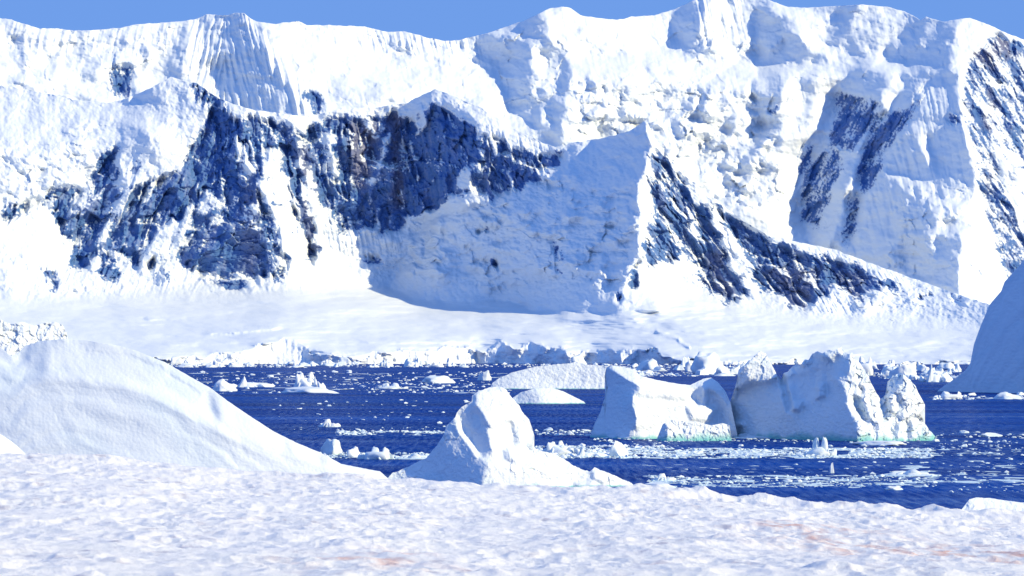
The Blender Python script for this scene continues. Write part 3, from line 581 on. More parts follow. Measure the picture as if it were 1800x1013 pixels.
# ------------------------------------------------------------------ ICEBERGS as closed relief solids
def berg(name, D0, top, bottom, shade, label, cat='iceberg', base=0.1, q=0.5, wob=2.0, wscale=12, seed=1, lump=0.0, lsc=14, fine=0.25, thick=None, mat=None, wetz=2.0, blue=None, edge=0.6, step=1.0, qmap=None, group=None, flute=0.0, res=0.9, xwarp=None, lumpmap=None, blocks=0.0, relief=None, deep=1.1, strata=0.0):
    mpp = D0 / F
    x0, x1 = top[0][0], top[-1][0]
    tx = np.array(top, float)
    y0 = tx[:, 1].min() - 6
    f = Field(x0 - 6, x1 + 6, y0, bottom + 6, step, wob, wscale, seed)
    S = f.paint(base, shade); S = np.where(S < 0, S * deep, S)
    Q = f.paint(q, qmap or [])
    ft = np.interp(f.xs, tx[:, 0], tx[:, 1]); S = f.fill(S, ft, bottom); Q = f.fill(Q, ft, bottom)
    D = f.integrate(pmap(S), qshade(Q, S), mpp, lam_px=4 * (x1 - x0))
    nc = int(max(24, (x1 - x0) / res)); nr = int(max(16, (bottom - y0) / res))
    xs = np.linspace(x0, x1, nc)
    e = sstep(0, 0.04, (xs - x0) / (x1 - x0)) * sstep(0, 0.04, (x1 - xs) / (x1 - x0))
    topy = np.minimum(np.interp(xs, tx[:, 0], tx[:, 1]) + edge * e * (1.3 * fbm(xs / 7, xs * 0 + seed, 3, seed)), bottom - 0.5)
    T = np.linspace(0, 1, nr)[:, None]
    Xp = np.repeat(xs[None], nr, 0); Yp = topy[None] + (bottom - topy)[None] * T
    for (xc, rad, prof) in (xwarp or []):
        Xp = Xp + pl(prof, Yp) * np.exp(-((Xp - xc) / rad) ** 2)
    if lumpmap: lump = lump * f.sample(f.paint(1.0, lumpmap), Xp, Yp)
    for (dz, blur, poly) in (relief or []): D = D + dz * mpp * f.mask(poly, blur)
    d = f.sample(D, Xp, Yp)
    wx = Xp + 0.3 * lsc * fbm(Xp / lsc, Yp / lsc, 3, seed + 7); wy = Yp + 0.3 * lsc * fbm(Xp / lsc, Yp / lsc, 3, seed + 17)
    if np.any(lump): d = d + lump * mpp * lsc * (0.6 * (worley(wx / lsc, wy / lsc, seed)[0] - 0.5) + 0.3 * (worley(wx / lsc * 2.3, wy / lsc * 2.3, seed + 5)[0] - 0.5) + 0.35 * fbm(wx / lsc / 1.7, wy / lsc / 1.7, 3, seed + 3))
    if blocks: d = d + blocks * (f.sample(f.paint(1.0, lumpmap or []), Xp, Yp)) * mpp * lsc * (0.8 * facets(wx / lsc / 1.6, wy / lsc / 1.6, seed + 11, 0.9) + 0.45 * facets(wx / lsc / 0.7, wy / lsc / 0.7, seed + 12, 0.9))
    if strata: d = d + strata * mpp * (1.6 * perlin((Yp - topy[None]) / 26 + 0.8 * fbm(Xp / 160, Yp / 90, 3, 3), Xp / 420, 5) * 3 + 1.2 * ridged((Xp - 0.7 * Yp) / 60 + 0.5 * fbm(Xp / 80, Yp / 60, 3, 9), Yp / 220, 2, 6) + 2.5 * fbm(Xp / 110, Yp / 70, 3, 8))
    if flute: d = d + flute * mpp * ridged((Xp - 0.3 * Yp) / 9, Yp / 60, 2, seed + 9)
    d = d + fine * mpp * 3.0 * fbm(Xp / 6, Yp / 5, 3, seed + 21)
    d = d - d[-1].mean() * 0.7 - d.mean() * 0.3
    Dd = D0 + d
    X, Y, Z = world(Xp, Yp, Dd)
    T0 = thick or 0.35 * (x1 - x0) * mpp
    nb = 24
    s = np.linspace(0, 1, nb)[1:][::-1, None]
    hh = (Z[0] - Z[-1])[None]
    prof = np.minimum(1, hh / (0.25 * hh.max()))
    bdp = T0 * np.sin(s * np.pi / 2) * prof
    bz = Z[0][None] - hh * (1 - np.cos(s * np.pi / 2)) + 0.05 * hh * fbm(X[0][None] / (8 * lsc * mpp) + 0 * s, s * 3, 3, seed + 2) * np.sin(np.pi * s)
    BV = np.stack([np.repeat(X[0][None], nb - 1, 0) * (1 + bdp / Y[0][None]), Y[0][None] + bdp, bz], -1)
    V = np.concatenate([BV, np.stack([X, Y, Z], -1)], 0)
    zz = V[..., 2]
    nw = 0.5 + 0.9 * fbm(V[..., 0] / 3, V[..., 0] * 0 + 3, 3, seed + 4)
    wet = np.clip(1 - sstep(0.0, 1, zz / (wetz * np.maximum(nw, 0.12))), 0, 1) if wetz > 0 else np.zeros(zz.shape)
    bl = np.zeros(zz.shape)
    if blue:
        bl[nb - 1:] = f.sample(f.paint(0.0, blue), Xp, Yp)
    org = np.array([((x0 + x1) / 2 - CX) / F * D0, D0, 0.0])
    o = mesh_np(name, (V - org).reshape(-1, 3), grid_quads(*V.shape[:2]), mat or M_BERG, {'wet': wet * 0.9, 'blue': bl})
    o.location = org
    return tag(o, label, cat, group)

berg('iceberg', 300, [(-260, 900), (-240, 700), (-200, 600), (-120, 575), (-60, 590), (0, 610), (20, 626), (30, 622), (45, 608), (75, 599), (110, 596), (150, 598), (200, 606), (240, 617), (290, 637), (330, 660), (370, 682), (400, 705), (440, 732), (480, 758), (520, 778), (560, 795), (600, 817), (640, 825), (668, 830), (690, 850), (720, 905)], 940,
     [(-0.4, 3, [(30, 633), (45, 612), (75, 601), (112, 596), (118, 601), (86, 609), (60, 622), (52, 634)]), (-0.1, 6, [(50, 640), (84, 616), (90, 655), (66, 664)]),
      (-0.2, 6, [(110, 597), (165, 600), (185, 612), (150, 614)]),
      (0.7, 6, [(86, 611), (200, 622), (290, 640), (440, 740), (640, 835), (600, 828), (480, 790), (400, 765), (330, 730), (260, 692), (200, 670), (120, 662), (85, 660)]),
      (-0.2, 3, [(-260, 660), (50, 664), (120, 662), (200, 670), (260, 692), (330, 730), (400, 765), (480, 790), (560, 815), (630, 838), (640, 940), (-260, 940)]),
      (-0.25, 5, [(366, 690), (382, 700), (392, 728), (380, 748), (368, 720)]), (-0.15, 3, [(500, 778), (515, 785), (515, 800), (500, 792)]), (-0.15, 3, [(560, 800), (575, 808), (572, 822), (560, 814)]),
      (-0.12, 1, [(150, 612), (230, 621), (290, 643), (286, 649), (226, 628), (150, 618)]), (-0.1, 1, [(300, 655), (360, 690), (352, 692), (296, 660)]), (-0.3, 10, [(-10, 740), (30, 720), (60, 760), (20, 800), (-10, 800)])],
     'huge smooth rounded white iceberg at the left behind the rough snow shore', base=0.25, q=0.75, lump=0.0, fine=0.12, thick=25, mat=M_SMOOTH, wob=2, seed=3, edge=0.4, lsc=40, strata=0.75,
     qmap=[(1.4, 10, [(-260, 640), (50, 650), (200, 655), (330, 715), (480, 780), (300, 700), (150, 640)])])

berg('iceberg', 385, [(668, 872), (672, 850), (690, 832), (715, 822), (750, 805), (770, 780), (780, 765), (785, 748), (800, 735), (803, 725), (812, 715), (829, 706), (830, 695), (840, 688), (860, 681), (880, 680), (890, 685), (900, 700), (912, 712), (918, 725), (930, 738), (935, 755), (938, 770), (940, 784), (946, 791), (980, 800), (1010, 820), (1036, 830), (1045, 822), (1060, 828), (1085, 838), (1110, 850), (1125, 862), (1132, 876)], 885,
     [(-0.62, 2, [(680, 845), (750, 805), (785, 748), (801, 738), (808, 752), (842, 802), (846, 806), (842, 860), (680, 860)]),
      (-0.35, 4, [(770, 782), (785, 752), (800, 745), (806, 760), (825, 790), (800, 800)]),
      (0.7, 1, [(803, 744), (809, 748), (842, 796), (846, 803), (838, 803), (806, 760)]),
      (-0.62, 2, [(809, 730), (835, 715), (852, 740), (860, 775), (864, 790), (884, 798), (850, 804), (842, 798), (812, 750)]),
      (-0.3, 2, [(806, 725), (830, 707), (848, 728), (840, 738), (815, 738)]),
      (0.3, 3, [(833, 690), (860, 681), (886, 683), (900, 700), (916, 725), (934, 750), (938, 775), (920, 790), (902, 775), (893, 745), (876, 742), (862, 760), (850, 735), (832, 712)]),
      (0.55, 3, [(862, 745), (892, 745), (905, 782), (875, 798), (862, 785)]),
      (-0.45, 2, [(894, 738), (902, 742), (910, 778), (902, 782)]),
      (-0.5, 4, [(770, 850), (800, 828), (845, 806), (862, 815), (850, 870), (760, 870)]),
      (0.5, 6, [(866, 812), (890, 785), (960, 800), (1010, 828), (1010, 880), (850, 880), (852, 835)]),
      (0.0, 3, [(886, 785), (905, 785), (930, 802), (900, 808)]),
      (-0.2, 3, [(1015, 838), (1042, 828), (1040, 850), (1015, 855)])],
     'white pinnacle iceberg with a knobbly leaning head just beyond the snow shore', base=0.25, q=0.5, lump=0.14, lsc=18, fine=0.14, seed=11, thick=9, blocks=0.07, edge=1.2, wetz=0.8,
     relief=[(4, 3, [(812, 735), (838, 722), (854, 745), (862, 790), (846, 800), (826, 770)]), (-8.8, 3, [(834, 690), (884, 682), (914, 725), (896, 742), (862, 752), (834, 712)]), (3, 2, [(894, 742), (903, 744), (911, 780), (903, 786)]), (-12.1, 4, [(884, 790), (905, 786), (935, 804), (905, 812), (890, 806)]), (-9.9, 3, [(1040, 826), (1062, 828), (1090, 842), (1060, 850), (1042, 842)]), (-7.7, 3, [(1010, 850), (1040, 845), (1060, 862), (1020, 872)])], flute=0.25, res=0.8, xwarp=[(938, 14, [(740, 0), (768, 2), (784, -5), (796, 0)])],
     qmap=[(1.4, 6, [(845, 812), (900, 790), (980, 805), (1010, 830), (900, 822)]), (1.0, 4, [(1040, 825), (1120, 862), (1030, 862)])])

WEDGE = berg('iceberg', 600, [(1034, 782), (1038, 765), (1045, 745), (1055, 725), (1062, 702), (1063.5, 682), (1064.5, 662), (1066, 646), (1080, 643), (1095, 645), (1112, 650), (1127, 661), (1150, 667), (1175, 672), (1200, 676), (1214, 677), (1224, 672), (1236, 666), (1250, 664), (1262, 672), (1275, 688), (1284, 708), (1292, 745), (1300, 784)], 790,
     [(-0.85, 1, [(1030, 785), (1055, 725), (1066, 682), (1064, 646), (1128, 679), (1113, 696), (1112, 712), (1120, 735), (1118, 752), (1098, 765), (1080, 785)]),
      (0.5, 1, [(1068, 644), (1125, 655), (1210, 672), (1205, 700), (1130, 682)]),
      (-0.3, 2, [(1115, 690), (1205, 699), (1203, 705), (1120, 698)]),
      (0.6, 3, [(1116, 698), (1205, 705), (1215, 735), (1170, 742), (1150, 780), (1120, 780), (1122, 735)]),
      (-0.8, 1, [(1212, 692), (1222, 682), (1238, 680), (1241, 700), (1232, 710), (1216, 702)]),
      (-0.75, 1, [(1246, 682), (1268, 690), (1284, 705), (1296, 745), (1300, 785), (1262, 750), (1262, 718), (1246, 715)]),
      (0.5, 1, [(1238, 680), (1246, 682), (1246, 706), (1236, 712)]), (0.6, 1, [(1262, 668), (1270, 690), (1284, 708), (1280, 712), (1262, 692), (1248, 680)]),
      (0.5, 2, [(1215, 712), (1240, 714), (1258, 716), (1252, 735), (1230, 745), (1215, 730)])],
     'white wedge iceberg with a concave blue shadowed left face and carved holes', base=0.4, q=0.5, lump=0.12, lsc=14, fine=0.2, seed=21, thick=14, blocks=0.06,
     relief=[(8, 3, [(1212, 694), (1222, 682), (1236, 681), (1240, 700), (1230, 711), (1216, 703)]), (8, 4, [(1247, 684), (1266, 691), (1283, 708), (1292, 750), (1264, 750), (1262, 716), (1248, 712)]), (-7.7, 3, [(1205, 712), (1240, 716), (1258, 718), (1250, 742), (1214, 738)]), (-6.6, 4, [(1075, 790), (1105, 762), (1150, 765), (1152, 790)]), (4.2, 3, [(1118, 697), (1206, 704), (1204, 710), (1120, 706)])], wob=1.2, res=0.7, xwarp=[(1062, 16, [(645, 0), (662, -2), (682, 3), (705, 0)])],
     qmap=[(2.0, 2, [(1068, 645), (1250, 667), (1245, 682), (1205, 698), (1130, 681)])])

LEDGE = berg('ice_ledge', 583, [(1150, 785), (1156, 768), (1165, 746), (1180, 738), (1200, 740), (1225, 742), (1250, 748), (1270, 744), (1282, 748), (1288, 785)], 792,
     [(-0.6, 1, [(1150, 785), (1166, 745), (1176, 752), (1170, 785)]), (0.3, 2, [(1175, 745), (1240, 745), (1240, 768), (1178, 765)]), (-0.4, 2, [(1200, 745), (1220, 748), (1215, 756)])],
     'low lumpy ice ledge with a green waterline in front of the wedge iceberg', cat='ice ledge', lump=0.3, blocks=0.3, lsc=10, seed=23, thick=6, wetz=3.2, res=0.7)

LEDGE.parent = WEDGE; LEDGE.location = LEDGE.location - WEDGE.location
del LEDGE['label'], LEDGE['category']

CASTLE = berg('iceberg', 590, [(1268, 784), (1275, 765), (1279, 740), (1285, 702), (1295, 672), (1298, 650), (1310, 640), (1322, 630), (1335, 617), (1346, 622), (1356, 640), (1366, 660), (1373, 668), (1378, 656), (1384, 654), (1392, 645), (1400, 641), (1406, 643), (1414, 632), (1421, 633), (1428, 622), (1438, 618), (1446, 621), (1455, 615), (1467, 617), (1478, 610), (1485, 619), (1492, 623), (1498, 619), (1502, 630), (1510, 637), (1520, 650), (1530, 670), (1540, 690), (1548, 702), (1556, 694), (1560, 672), (1570, 660), (1585, 655), (1600, 668), (1610, 680), (1618, 700), (1623, 715), (1626, 730), (1629, 745), (1634, 757), (1643, 766), (1650, 784)], 792,
     [(-0.8, 2, [(1275, 790), (1285, 705), (1305, 680), (1340, 673), (1376, 664), (1390, 650), (1440, 619), (1492, 625), (1488, 645), (1468, 662), (1490, 688), (1490, 710), (1500, 735), (1512, 790)]),
      (1.0, 2, [(1296, 665), (1335, 618), (1346, 623), (1373, 672), (1330, 673), (1302, 690), (1292, 705)]),
      (-0.3, 2, [(1296, 668), (1312, 650), (1318, 664), (1300, 685)]),
      (-0.27, 3, [(1376, 674), (1410, 664), (1436, 648), (1450, 690), (1430, 706), (1388, 720)]),
      (-0.85, 2, [(1392, 655), (1450, 622), (1455, 640), (1420, 662), (1390, 678)]), (-0.25, 2, [(1432, 655), (1452, 650), (1452, 675), (1436, 690)]),
      (1.2, 1, [(1438, 690), (1440, 676), (1450, 676), (1451, 694), (1434, 702)]), (1.2, 1, [(1386, 725), (1398, 708), (1414, 706), (1406, 720)]),
      (0.9, 2, [(1410, 634), (1422, 626), (1422, 634), (1408, 645)]), (0.9, 2, [(1440, 618), (1478, 612), (1480, 622), (1460, 632)]),
      (-0.85, 2, [(1452, 660), (1494, 624), (1496, 658), (1470, 672)]),
      (0.55, 2, [(1497, 621), (1530, 670), (1548, 702), (1560, 672), (1585, 655), (1622, 700), (1650, 790), (1512, 790), (1500, 738), (1490, 710), (1500, 690), (1468, 664), (1494, 658)]),
      (-0.9, 1, [(1498, 700), (1514, 698), (1526, 735), (1522, 745), (1508, 722)]), (-0.9, 1, [(1556, 700), (1560, 672), (1586, 656), (1588, 672), (1566, 690)]),
      (-0.8, 1, [(1508, 680), (1520, 682), (1516, 690)]), (-0.5, 1, [(1556, 700), (1572, 700), (1566, 715)]), (-0.7, 1, [(1525, 745), (1535, 760), (1528, 775)]),
      (-0.8, 2, [(1575, 690), (1588, 696), (1584, 712)])],
     'tall jagged castle shaped iceberg, blue shadowed left side and bright right side', base=0.3, q=0.45, lump=0.2, lsc=15, fine=0.35, seed=31, thick=18, blocks=0.2, edge=1.5,
     relief=[(-16.5, 3, [(1292, 690), (1298, 650), (1335, 612), (1350, 620), (1375, 668), (1345, 673), (1310, 678)]), (15.75, 2, [(1369, 660), (1379, 660), (1394, 724), (1384, 724)]),
             (-12.1, 2, [(1385, 724), (1398, 707), (1414, 706), (1408, 721)]), (-12.1, 2, [(1434, 703), (1438, 676), (1452, 674), (1453, 695)]), (8.75, 4, [(1396, 668), (1440, 645), (1438, 688), (1420, 705), (1392, 712)]),
             (-8.8, 2, [(1408, 640), (1424, 624), (1428, 634), (1412, 648)]), (-9.9, 3, [(1438, 622), (1470, 610), (1482, 622), (1456, 634)]), (-7.7, 2, [(1380, 660), (1392, 648), (1398, 656), (1384, 668)]),
             (12.25, 3, [(1500, 700), (1514, 698), (1528, 738), (1522, 748), (1506, 722)]), (-13.75, 4, [(1500, 725), (1530, 752), (1536, 790), (1508, 790)]), (-9.9, 3, [(1540, 740), (1556, 735), (1568, 790), (1540, 790)]),
             (14, 3, [(1544, 700), (1556, 690), (1562, 730), (1550, 745)]), (-13.2, 3, [(1558, 720), (1562, 672), (1586, 652), (1612, 680), (1628, 725), (1590, 740)]), (9.8, 3, [(1556, 700), (1561, 672), (1586, 656), (1586, 672), (1566, 695)]),
             (7.7, 3, [(1576, 700), (1588, 705), (1584, 735), (1574, 730)]), (-11, 3, [(1600, 735), (1640, 762), (1640, 790), (1596, 790)]), (-8.25, 3, [(1575, 745), (1590, 742), (1592, 790), (1572, 790)]), (7.7, 2, [(1508, 678), (1522, 680), (1518, 693), (1510, 692)]),
             (4.9, 3, [(1520, 700), (1536, 705), (1530, 725), (1520, 718)]), (-13.75, 2, [(1286, 742), (1304, 740), (1308, 750), (1290, 752)])], wetz=3.0, wob=2, res=0.7, xwarp=[(1624, 16, [(690, 0), (712, 4), (728, -8), (744, -3), (760, 0)])], lumpmap=[(0.3, 6, [(1275, 790), (1285, 705), (1330, 673), (1376, 664), (1390, 650), (1492, 625), (1490, 700), (1510, 790)]), (0.8, 3, [(1296, 665), (1335, 618), (1373, 672)]), (1.9, 6, [(1497, 621), (1548, 702), (1585, 655), (1650, 790), (1512, 790), (1500, 690)])],
     blue=[(0.5, 2, [(1498, 700), (1514, 698), (1526, 735), (1508, 722)])])

berg('iceberg', 1391, [(858, 690), (866, 673), (876, 666), (900, 655), (940, 645), (985, 640), (1000, 639), (1012, 636), (1030, 641), (1050, 642), (1075, 645), (1092, 662), (1100, 690)], 694,
     [(-0.3, 2, [(860, 684), (900, 656), (940, 648), (930, 662), (890, 680)]), (0.3, 2, [(890, 682), (920, 670), (1000, 672), (1095, 674), (1095, 694), (880, 694)])],
     'flat topped white iceberg lying beyond the pinnacle iceberg', base=-0.25, q=0.8, lump=0.15, lsc=9, seed=41, thick=40, wetz=0.8, mat=M_FARICE)
berg('iceberg', 998, [(892, 714), (898, 702), (915, 690), (940, 683), (970, 682), (990, 688), (1010, 698), (1026, 706), (1036, 716)], 718,
     [(-0.35, 3, [(890, 716), (915, 690), (945, 690), (955, 700), (940, 716)]), (0.5, 3, [(960, 690), (990, 690), (1030, 712), (965, 716)])],
     'small low dome iceberg floating in front of the flat topped one', base=0.0, q=1.0, lump=0.15, lsc=8, seed=43, thick=16, wetz=0.8)
berg('iceberg', 1240, [(1636, 700), (1645, 690), (1660, 678), (1680, 665), (1698, 650), (1706, 638), (1712, 605), (1725, 570), (1740, 535), (1760, 512), (1766, 495), (1785, 475), (1800, 457), (1830, 432), (1880, 405), (1960, 400), (2040, 430), (2100, 500), (2150, 700)], 705,
     [(-0.95, 3, [(1630, 710), (1706, 638), (1725, 570), (1766, 495), (1830, 432), (1880, 405), (1880, 710)]), (-0.75, 6, [(1636, 700), (1700, 655), (1900, 660), (1900, 710)]),
      (0.7, 6, [(1880, 400), (2150, 500), (2150, 710), (1880, 710)])],
     'giant smooth iceberg wholly in blue shade at the right edge', base=-0.8, q=0.5, lump=0.0, fine=0.2, seed=51, thick=70, wetz=0.3, mat=M_SMOOTH, lsc=40, edge=0.5, strata=0.9)
berg('iceberg', 2950, [(-120, 655), (-110, 590), (-60, 578), (-20, 566), (0, 562), (20, 570), (40, 566), (60, 573), (78, 568), (95, 566), (110, 571), (117, 586), (122, 610), (126, 655)], 660,
     [(0.3, 3, [(0, 560), (120, 566), (120, 655), (0, 655)])], 'rubbly white iceberg of tumbled lumps showing above the smooth one', base=0.3, q=0.5, lump=0.4, blocks=0.5, lsc=13, seed=61, thick=70, wetz=0, mat=M_FARICE)
berg('ice_floe', 318, [(1685, 918), (1690, 896), (1704, 878), (1716, 875), (1742, 876), (1765, 880), (1800, 884), (1850, 884), (1900, 900), (1910, 918)], 922,
     [(-0.4, 2, [(1686, 910), (1704, 880), (1716, 885), (1705, 910)]), (0.1, 3, [(1720, 890), (1900, 895), (1900, 915), (1710, 915)])],
     'low snow covered floe at the right edge close to the shore', cat='ice floe', base=0.3, q=1.2, lump=0.3, lsc=13, seed=63, thick=6, wetz=0.5)
berg('snow_drift', 110, [(-110, 880), (-90, 745), (-40, 742), (0, 763), (20, 776), (34, 788), (46, 800), (70, 850), (80, 880)], 900, [], 'small bright snow hump at the left edge of the shore', cat='snow hump', base=0.55, q=0.6, lump=0.05, lsc=20, seed=65, thick=4, wetz=0, mat=M_SMOOTH)

# ------------------------------------------------------------------ chunks of floating ice
def chunk_mesh(name, seed, sub=3, flat=0.5, cuts=9, rough=0.25):
    r = random.Random(seed)
    bm = bmesh.new(); bmesh.ops.create_icosphere(bm, subdivisions=sub, radius=1.0)
    V = np.array([v.co[:] for v in bm.verts])
    for k in range(cuts):
        n = np.array([r.gauss(0, 1), r.gauss(0, 1), r.gauss(0.2, 0.6)]); n /= np.linalg.norm(n)
        lim = r.uniform(0.45, 0.85); dd = V @ n; over = np.maximum(0, dd - lim); V -= over[:, None] * n
    rr = 1 + rough * (fbm(V[:, 0] * 1.6 + seed, V[:, 1] * 1.6 + V[:, 2] * 1.3, 4, seed % 50) + 0.6 * fbm(V[:, 2] * 2.2 + seed, V[:, 0] * 2.1 - V[:, 1], 3, seed % 47))
    V *= rr[:, None]
    V[:, 2] = np.where(V[:, 2] > 0, V[:, 2], V[:, 2] * 0.35)
    V[:, 0] /= np.abs(V[:, 0]).max(); V[:, 1] /= np.abs(V[:, 1]).max(); V[:, 2] /= V[:, 2].max()
    for v, c in zip(bm.verts, V): v.co = c
    me = bpy.data.meshes.new(name)
    for fc in bm.faces: fc.smooth = sub >= 3
    bm.to_mesh(me); bm.free(); me.materials.append(M_BRASH)
    return me
def lump_pile(name, seed, n=9):
    """a floe heaped with broken lumps, joined into one mesh"""
    r = random.Random(seed); bm = bmesh.new()
    for k in range(n + 6):
        t = chunk_mesh('t', seed * 31 + k, 3, cuts=10, rough=0.22)
        if k == 0: sx, sy, sz, px, py, pz = 1.0, 0.9, 0.22, 0, 0, 0
        else:
            px = r.uniform(-0.8, 0.8); py = r.uniform(-0.6, 0.5); c = 1 - 0.6 * abs(px)
            sx = r.uniform(0.12, 0.4) * c; sy = r.uniform(0.16, 0.4); sz = r.uniform(0.25, 0.8) * c * min(1, sx * 2.8); pz = 0
        a = r.uniform(-0.8, 0.8); tl = r.uniform(-0.3, 0.3)
        for v in t.vertices:
            x, y, z = v.co[0] * sx, v.co[1] * sy, v.co[2] * sz
            x += z * tl * 0.5; x, y = x * math.cos(a) - y * math.sin(a), x * math.sin(a) + y * math.cos(a)
            v.co = (x + px, y + py, z + pz)
        bm.from_mesh(t); bpy.data.meshes.remove(t)
    V = np.array([v.co[:] for v in bm.verts]); V[:, 0] /= np.abs(V[:, 0]).max(); V[:, 2] /= V[:, 2].max()
    for v, c in zip(bm.verts, V): v.co = c
    me = bpy.data.meshes.new(name); bm.to_mesh(me); bm.free(); me.materials.append(M_BRASH)
    for p in me.polygons: p.use_smooth = True
    return me
CH3 = [chunk_mesh('ice_block', 100 + i, 4) for i in range(8)]
CH2 = [chunk_mesh('ice_fragment', 200 + i, 2, cuts=7) for i in range(10)]
PILE = [lump_pile('ice_pile', 300 + i, 8 + i) for i in range(6)]
def place(name, me, x, yb, w, h, deep=0.8, rz=None):
    D = water_depth(yb); m = D / F
    o = bpy.data.objects.new(name, me); COL.objects.link(o)
    X, Y, Z = world(x, yb, D)
    o.location = (X, Y + 0.5 * w * m * deep, 0.0)
    o.scale = (0.5 * w * m, 0.5 * w * m * deep, h * m)
    o.rotation_euler = (0, 0, rnd.uniform(-0.35, 0.35) if rz is None else rz)
    return o
NAMED = [
    ('ice_floe', CH3[0], 388, 688, 56, 22, 'domed white floe beside the foot of the smooth left iceberg slope'),
    ('ice_floe', PILE[0], 440, 681, 84, 20, 'lumpy floe just right of the domed floe near the smooth iceberg'),
    ('ice_floe', CH3[1], 536, 692, 118, 12, 'long low turquoise edged slab left of centre carrying lumps'),
    ('ice_lumps', PILE[1], 540, 688, 72, 34, 'cluster of upright ice lumps on the turquoise edged slab'),
    ('ice_floe', PILE[2], 690, 684, 62, 11, 'flat crumbly floe midway between turquoise slab and flat topped iceberg'),
    ('ice_floe', CH3[2], 768, 674, 66, 14, 'long smooth white floe left of the flat topped iceberg'),
    ('ice_block', CH3[3], 850, 669, 26, 18, 'pale upright block beside the left end of the flat topped iceberg'),
    ('ice_floe', PILE[3], 578, 751, 40, 14, 'solitary two humped floe on open water left of the pinnacle iceberg'),
    ('ice_block', CH3[4], 584, 800, 50, 28, 'rounded ice boulder touching the slope of the smooth left iceberg'),
    ('ice_block', CH3[5], 622, 805, 36, 20, 'ice boulder right of the rounded one at the smooth iceberg slope'),
    ('ice_floe', PILE[4], 662, 808, 74, 22, 'lumpy floe ending the row of boulders by the smooth iceberg'),
    ('ice_floe', PILE[5], 722, 808, 90, 11, 'thin flat brash floe touching the left side of the pinnacle iceberg'),
    ('ice_floe', PILE[1], 985, 800, 84, 24, 'rough lumpy floe touching the right side of the pinnacle iceberg'),
    ('ice_block', CH3[6], 1084, 803, 48, 28, 'large rounded ice boulder in the brash right of the pinnacle iceberg'),
    ('ice_floe', PILE[0], 1035, 804, 70, 20, 'lumpy floe between the rough floe and the big ice boulder'),
    ('ice_block', PILE[2], 1448, 802, 58, 34, 'heap of bright ice lumps floating in front of the castle iceberg'),
    ('ice_floe', CH3[7], 1112, 770, 66, 26, 'smooth white ice ledge at the foot of the wedge iceberg'),
    ('ice_block', CH2[3], 1463, 832, 9, 19, 'tiny upright spire of ice alone on the water'),
    ('ice_floe', PILE[3], 1168, 846, 46, 13, 'small lumpy floe right of the pinnacle iceberg foot'),
    ('ice_floe', CH3[1], 1158, 858, 70, 9, 'flat white floe nearest the shore right of the pinnacle iceberg'),
    ('ice_floe', CH3[2], 1572, 862, 40, 7, 'flat oval floe in the brash below the castle iceberg'),
    ('ice_floe', PILE[5], 1600, 838, 120, 12, 'wide field of crumbled ice below the right end of the castle iceberg'),
    ('ice_floe', PILE[4], 1670, 702, 60, 14, 'crumbly floe at the foot of the giant shaded iceberg, left one'),
    ('ice_floe', CH3[0], 1770, 702, 66, 13, 'rounded floe at the foot of the giant shaded iceberg, right one'),
    ('ice_block', CH3[3], 270, 634, 36, 34, 'small far block with a blue side behind the smooth iceberg slope'),
    ('ice_block', CH3[5], 1018, 641, 36, 20, 'round white ice knob standing behind the flat topped iceberg'),
    ('ice_floe', CH3[6], 1740, 768, 52, 7, 'thin white floe on open water right of the castle iceberg'),
    ('ice_floe', PILE[2], 1340, 772, 110, 10, 'strip of brash lying at the shaded foot of the castle iceberg'),
    ('ice_shelf', CH3[4], 1560, 784, 120, 8, 'bright low shelf at the waterline under the castle iceberg'),
]
from mathutils import Matrix, Vector
def local(o): return Matrix.LocRotScale(o.location, o.rotation_euler, o.scale)
def attach(c, p):
    c.parent = p; c.matrix_parent_inverse = local(p).inverted()
last = None
for i, (n, me, x, y, w, h, lab) in enumerate(NAMED):
    o = place(n, me, x, y, w, h)
    if n == 'ice_lumps': attach(o, last)
    elif n == 'ice_shelf': attach(o, CASTLE)
    else: tag(o, lab, 'ice floe' if n == 'ice_floe' else 'ice block')
    last = o
# far jumble of bergs along the glacier front: each a thing, alike
FARB = []
r2 = random.Random(21)
for i in range(46):
    x = r2.uniform(290, 860); FARB.append((x, r2.uniform(640, 647), r2.uniform(10, 34), r2.uniform(4, 14)))
for i in range(46):
    x = r2.uniform(1060, 1320); FARB.append((x, r2.uniform(644, 662), r2.uniform(14, 40), r2.uniform(6, 20) if x > 1190 else r2.uniform(3, 9)))
for i in range(34):
    x = r2.uniform(1490, 1690); FARB.append((x, r2.uniform(646, 668), r2.uniform(14, 40), r2.uniform(6, 20)))
for i, (x, y, w, h) in enumerate(FARB):
    me = (CH3 + PILE)[r2.randrange(14)]
    tag(place('ice_block', me, x, y, w, h, deep=1.0, rz=r2.uniform(0, 6)), 'far white ice block in the jumble along the glacier front', 'ice block', 'far ice blocks along the glacier front')
BIGFAR = [(1245, 658, 70, 40, 'far white berg showing between the wedge and castle icebergs'), (1140, 652, 60, 22, 'far crumbled berg behind the top of the wedge iceberg'), (1520, 660, 44, 34, 'far bluish berg just behind the castle iceberg shoulder'), (1590, 666, 60, 30, 'far berg behind the right turret of the castle iceberg'), (1650, 672, 60, 34, 'far ragged berg left of the giant shaded iceberg')]
for i, (x, y, w, h, lab) in enumerate(BIGFAR):
    tag(place('far_iceberg', (CH3 + PILE)[(i * 5 + 2) % 14], x, y, w, h, deep=1.0), lab, 'iceberg')
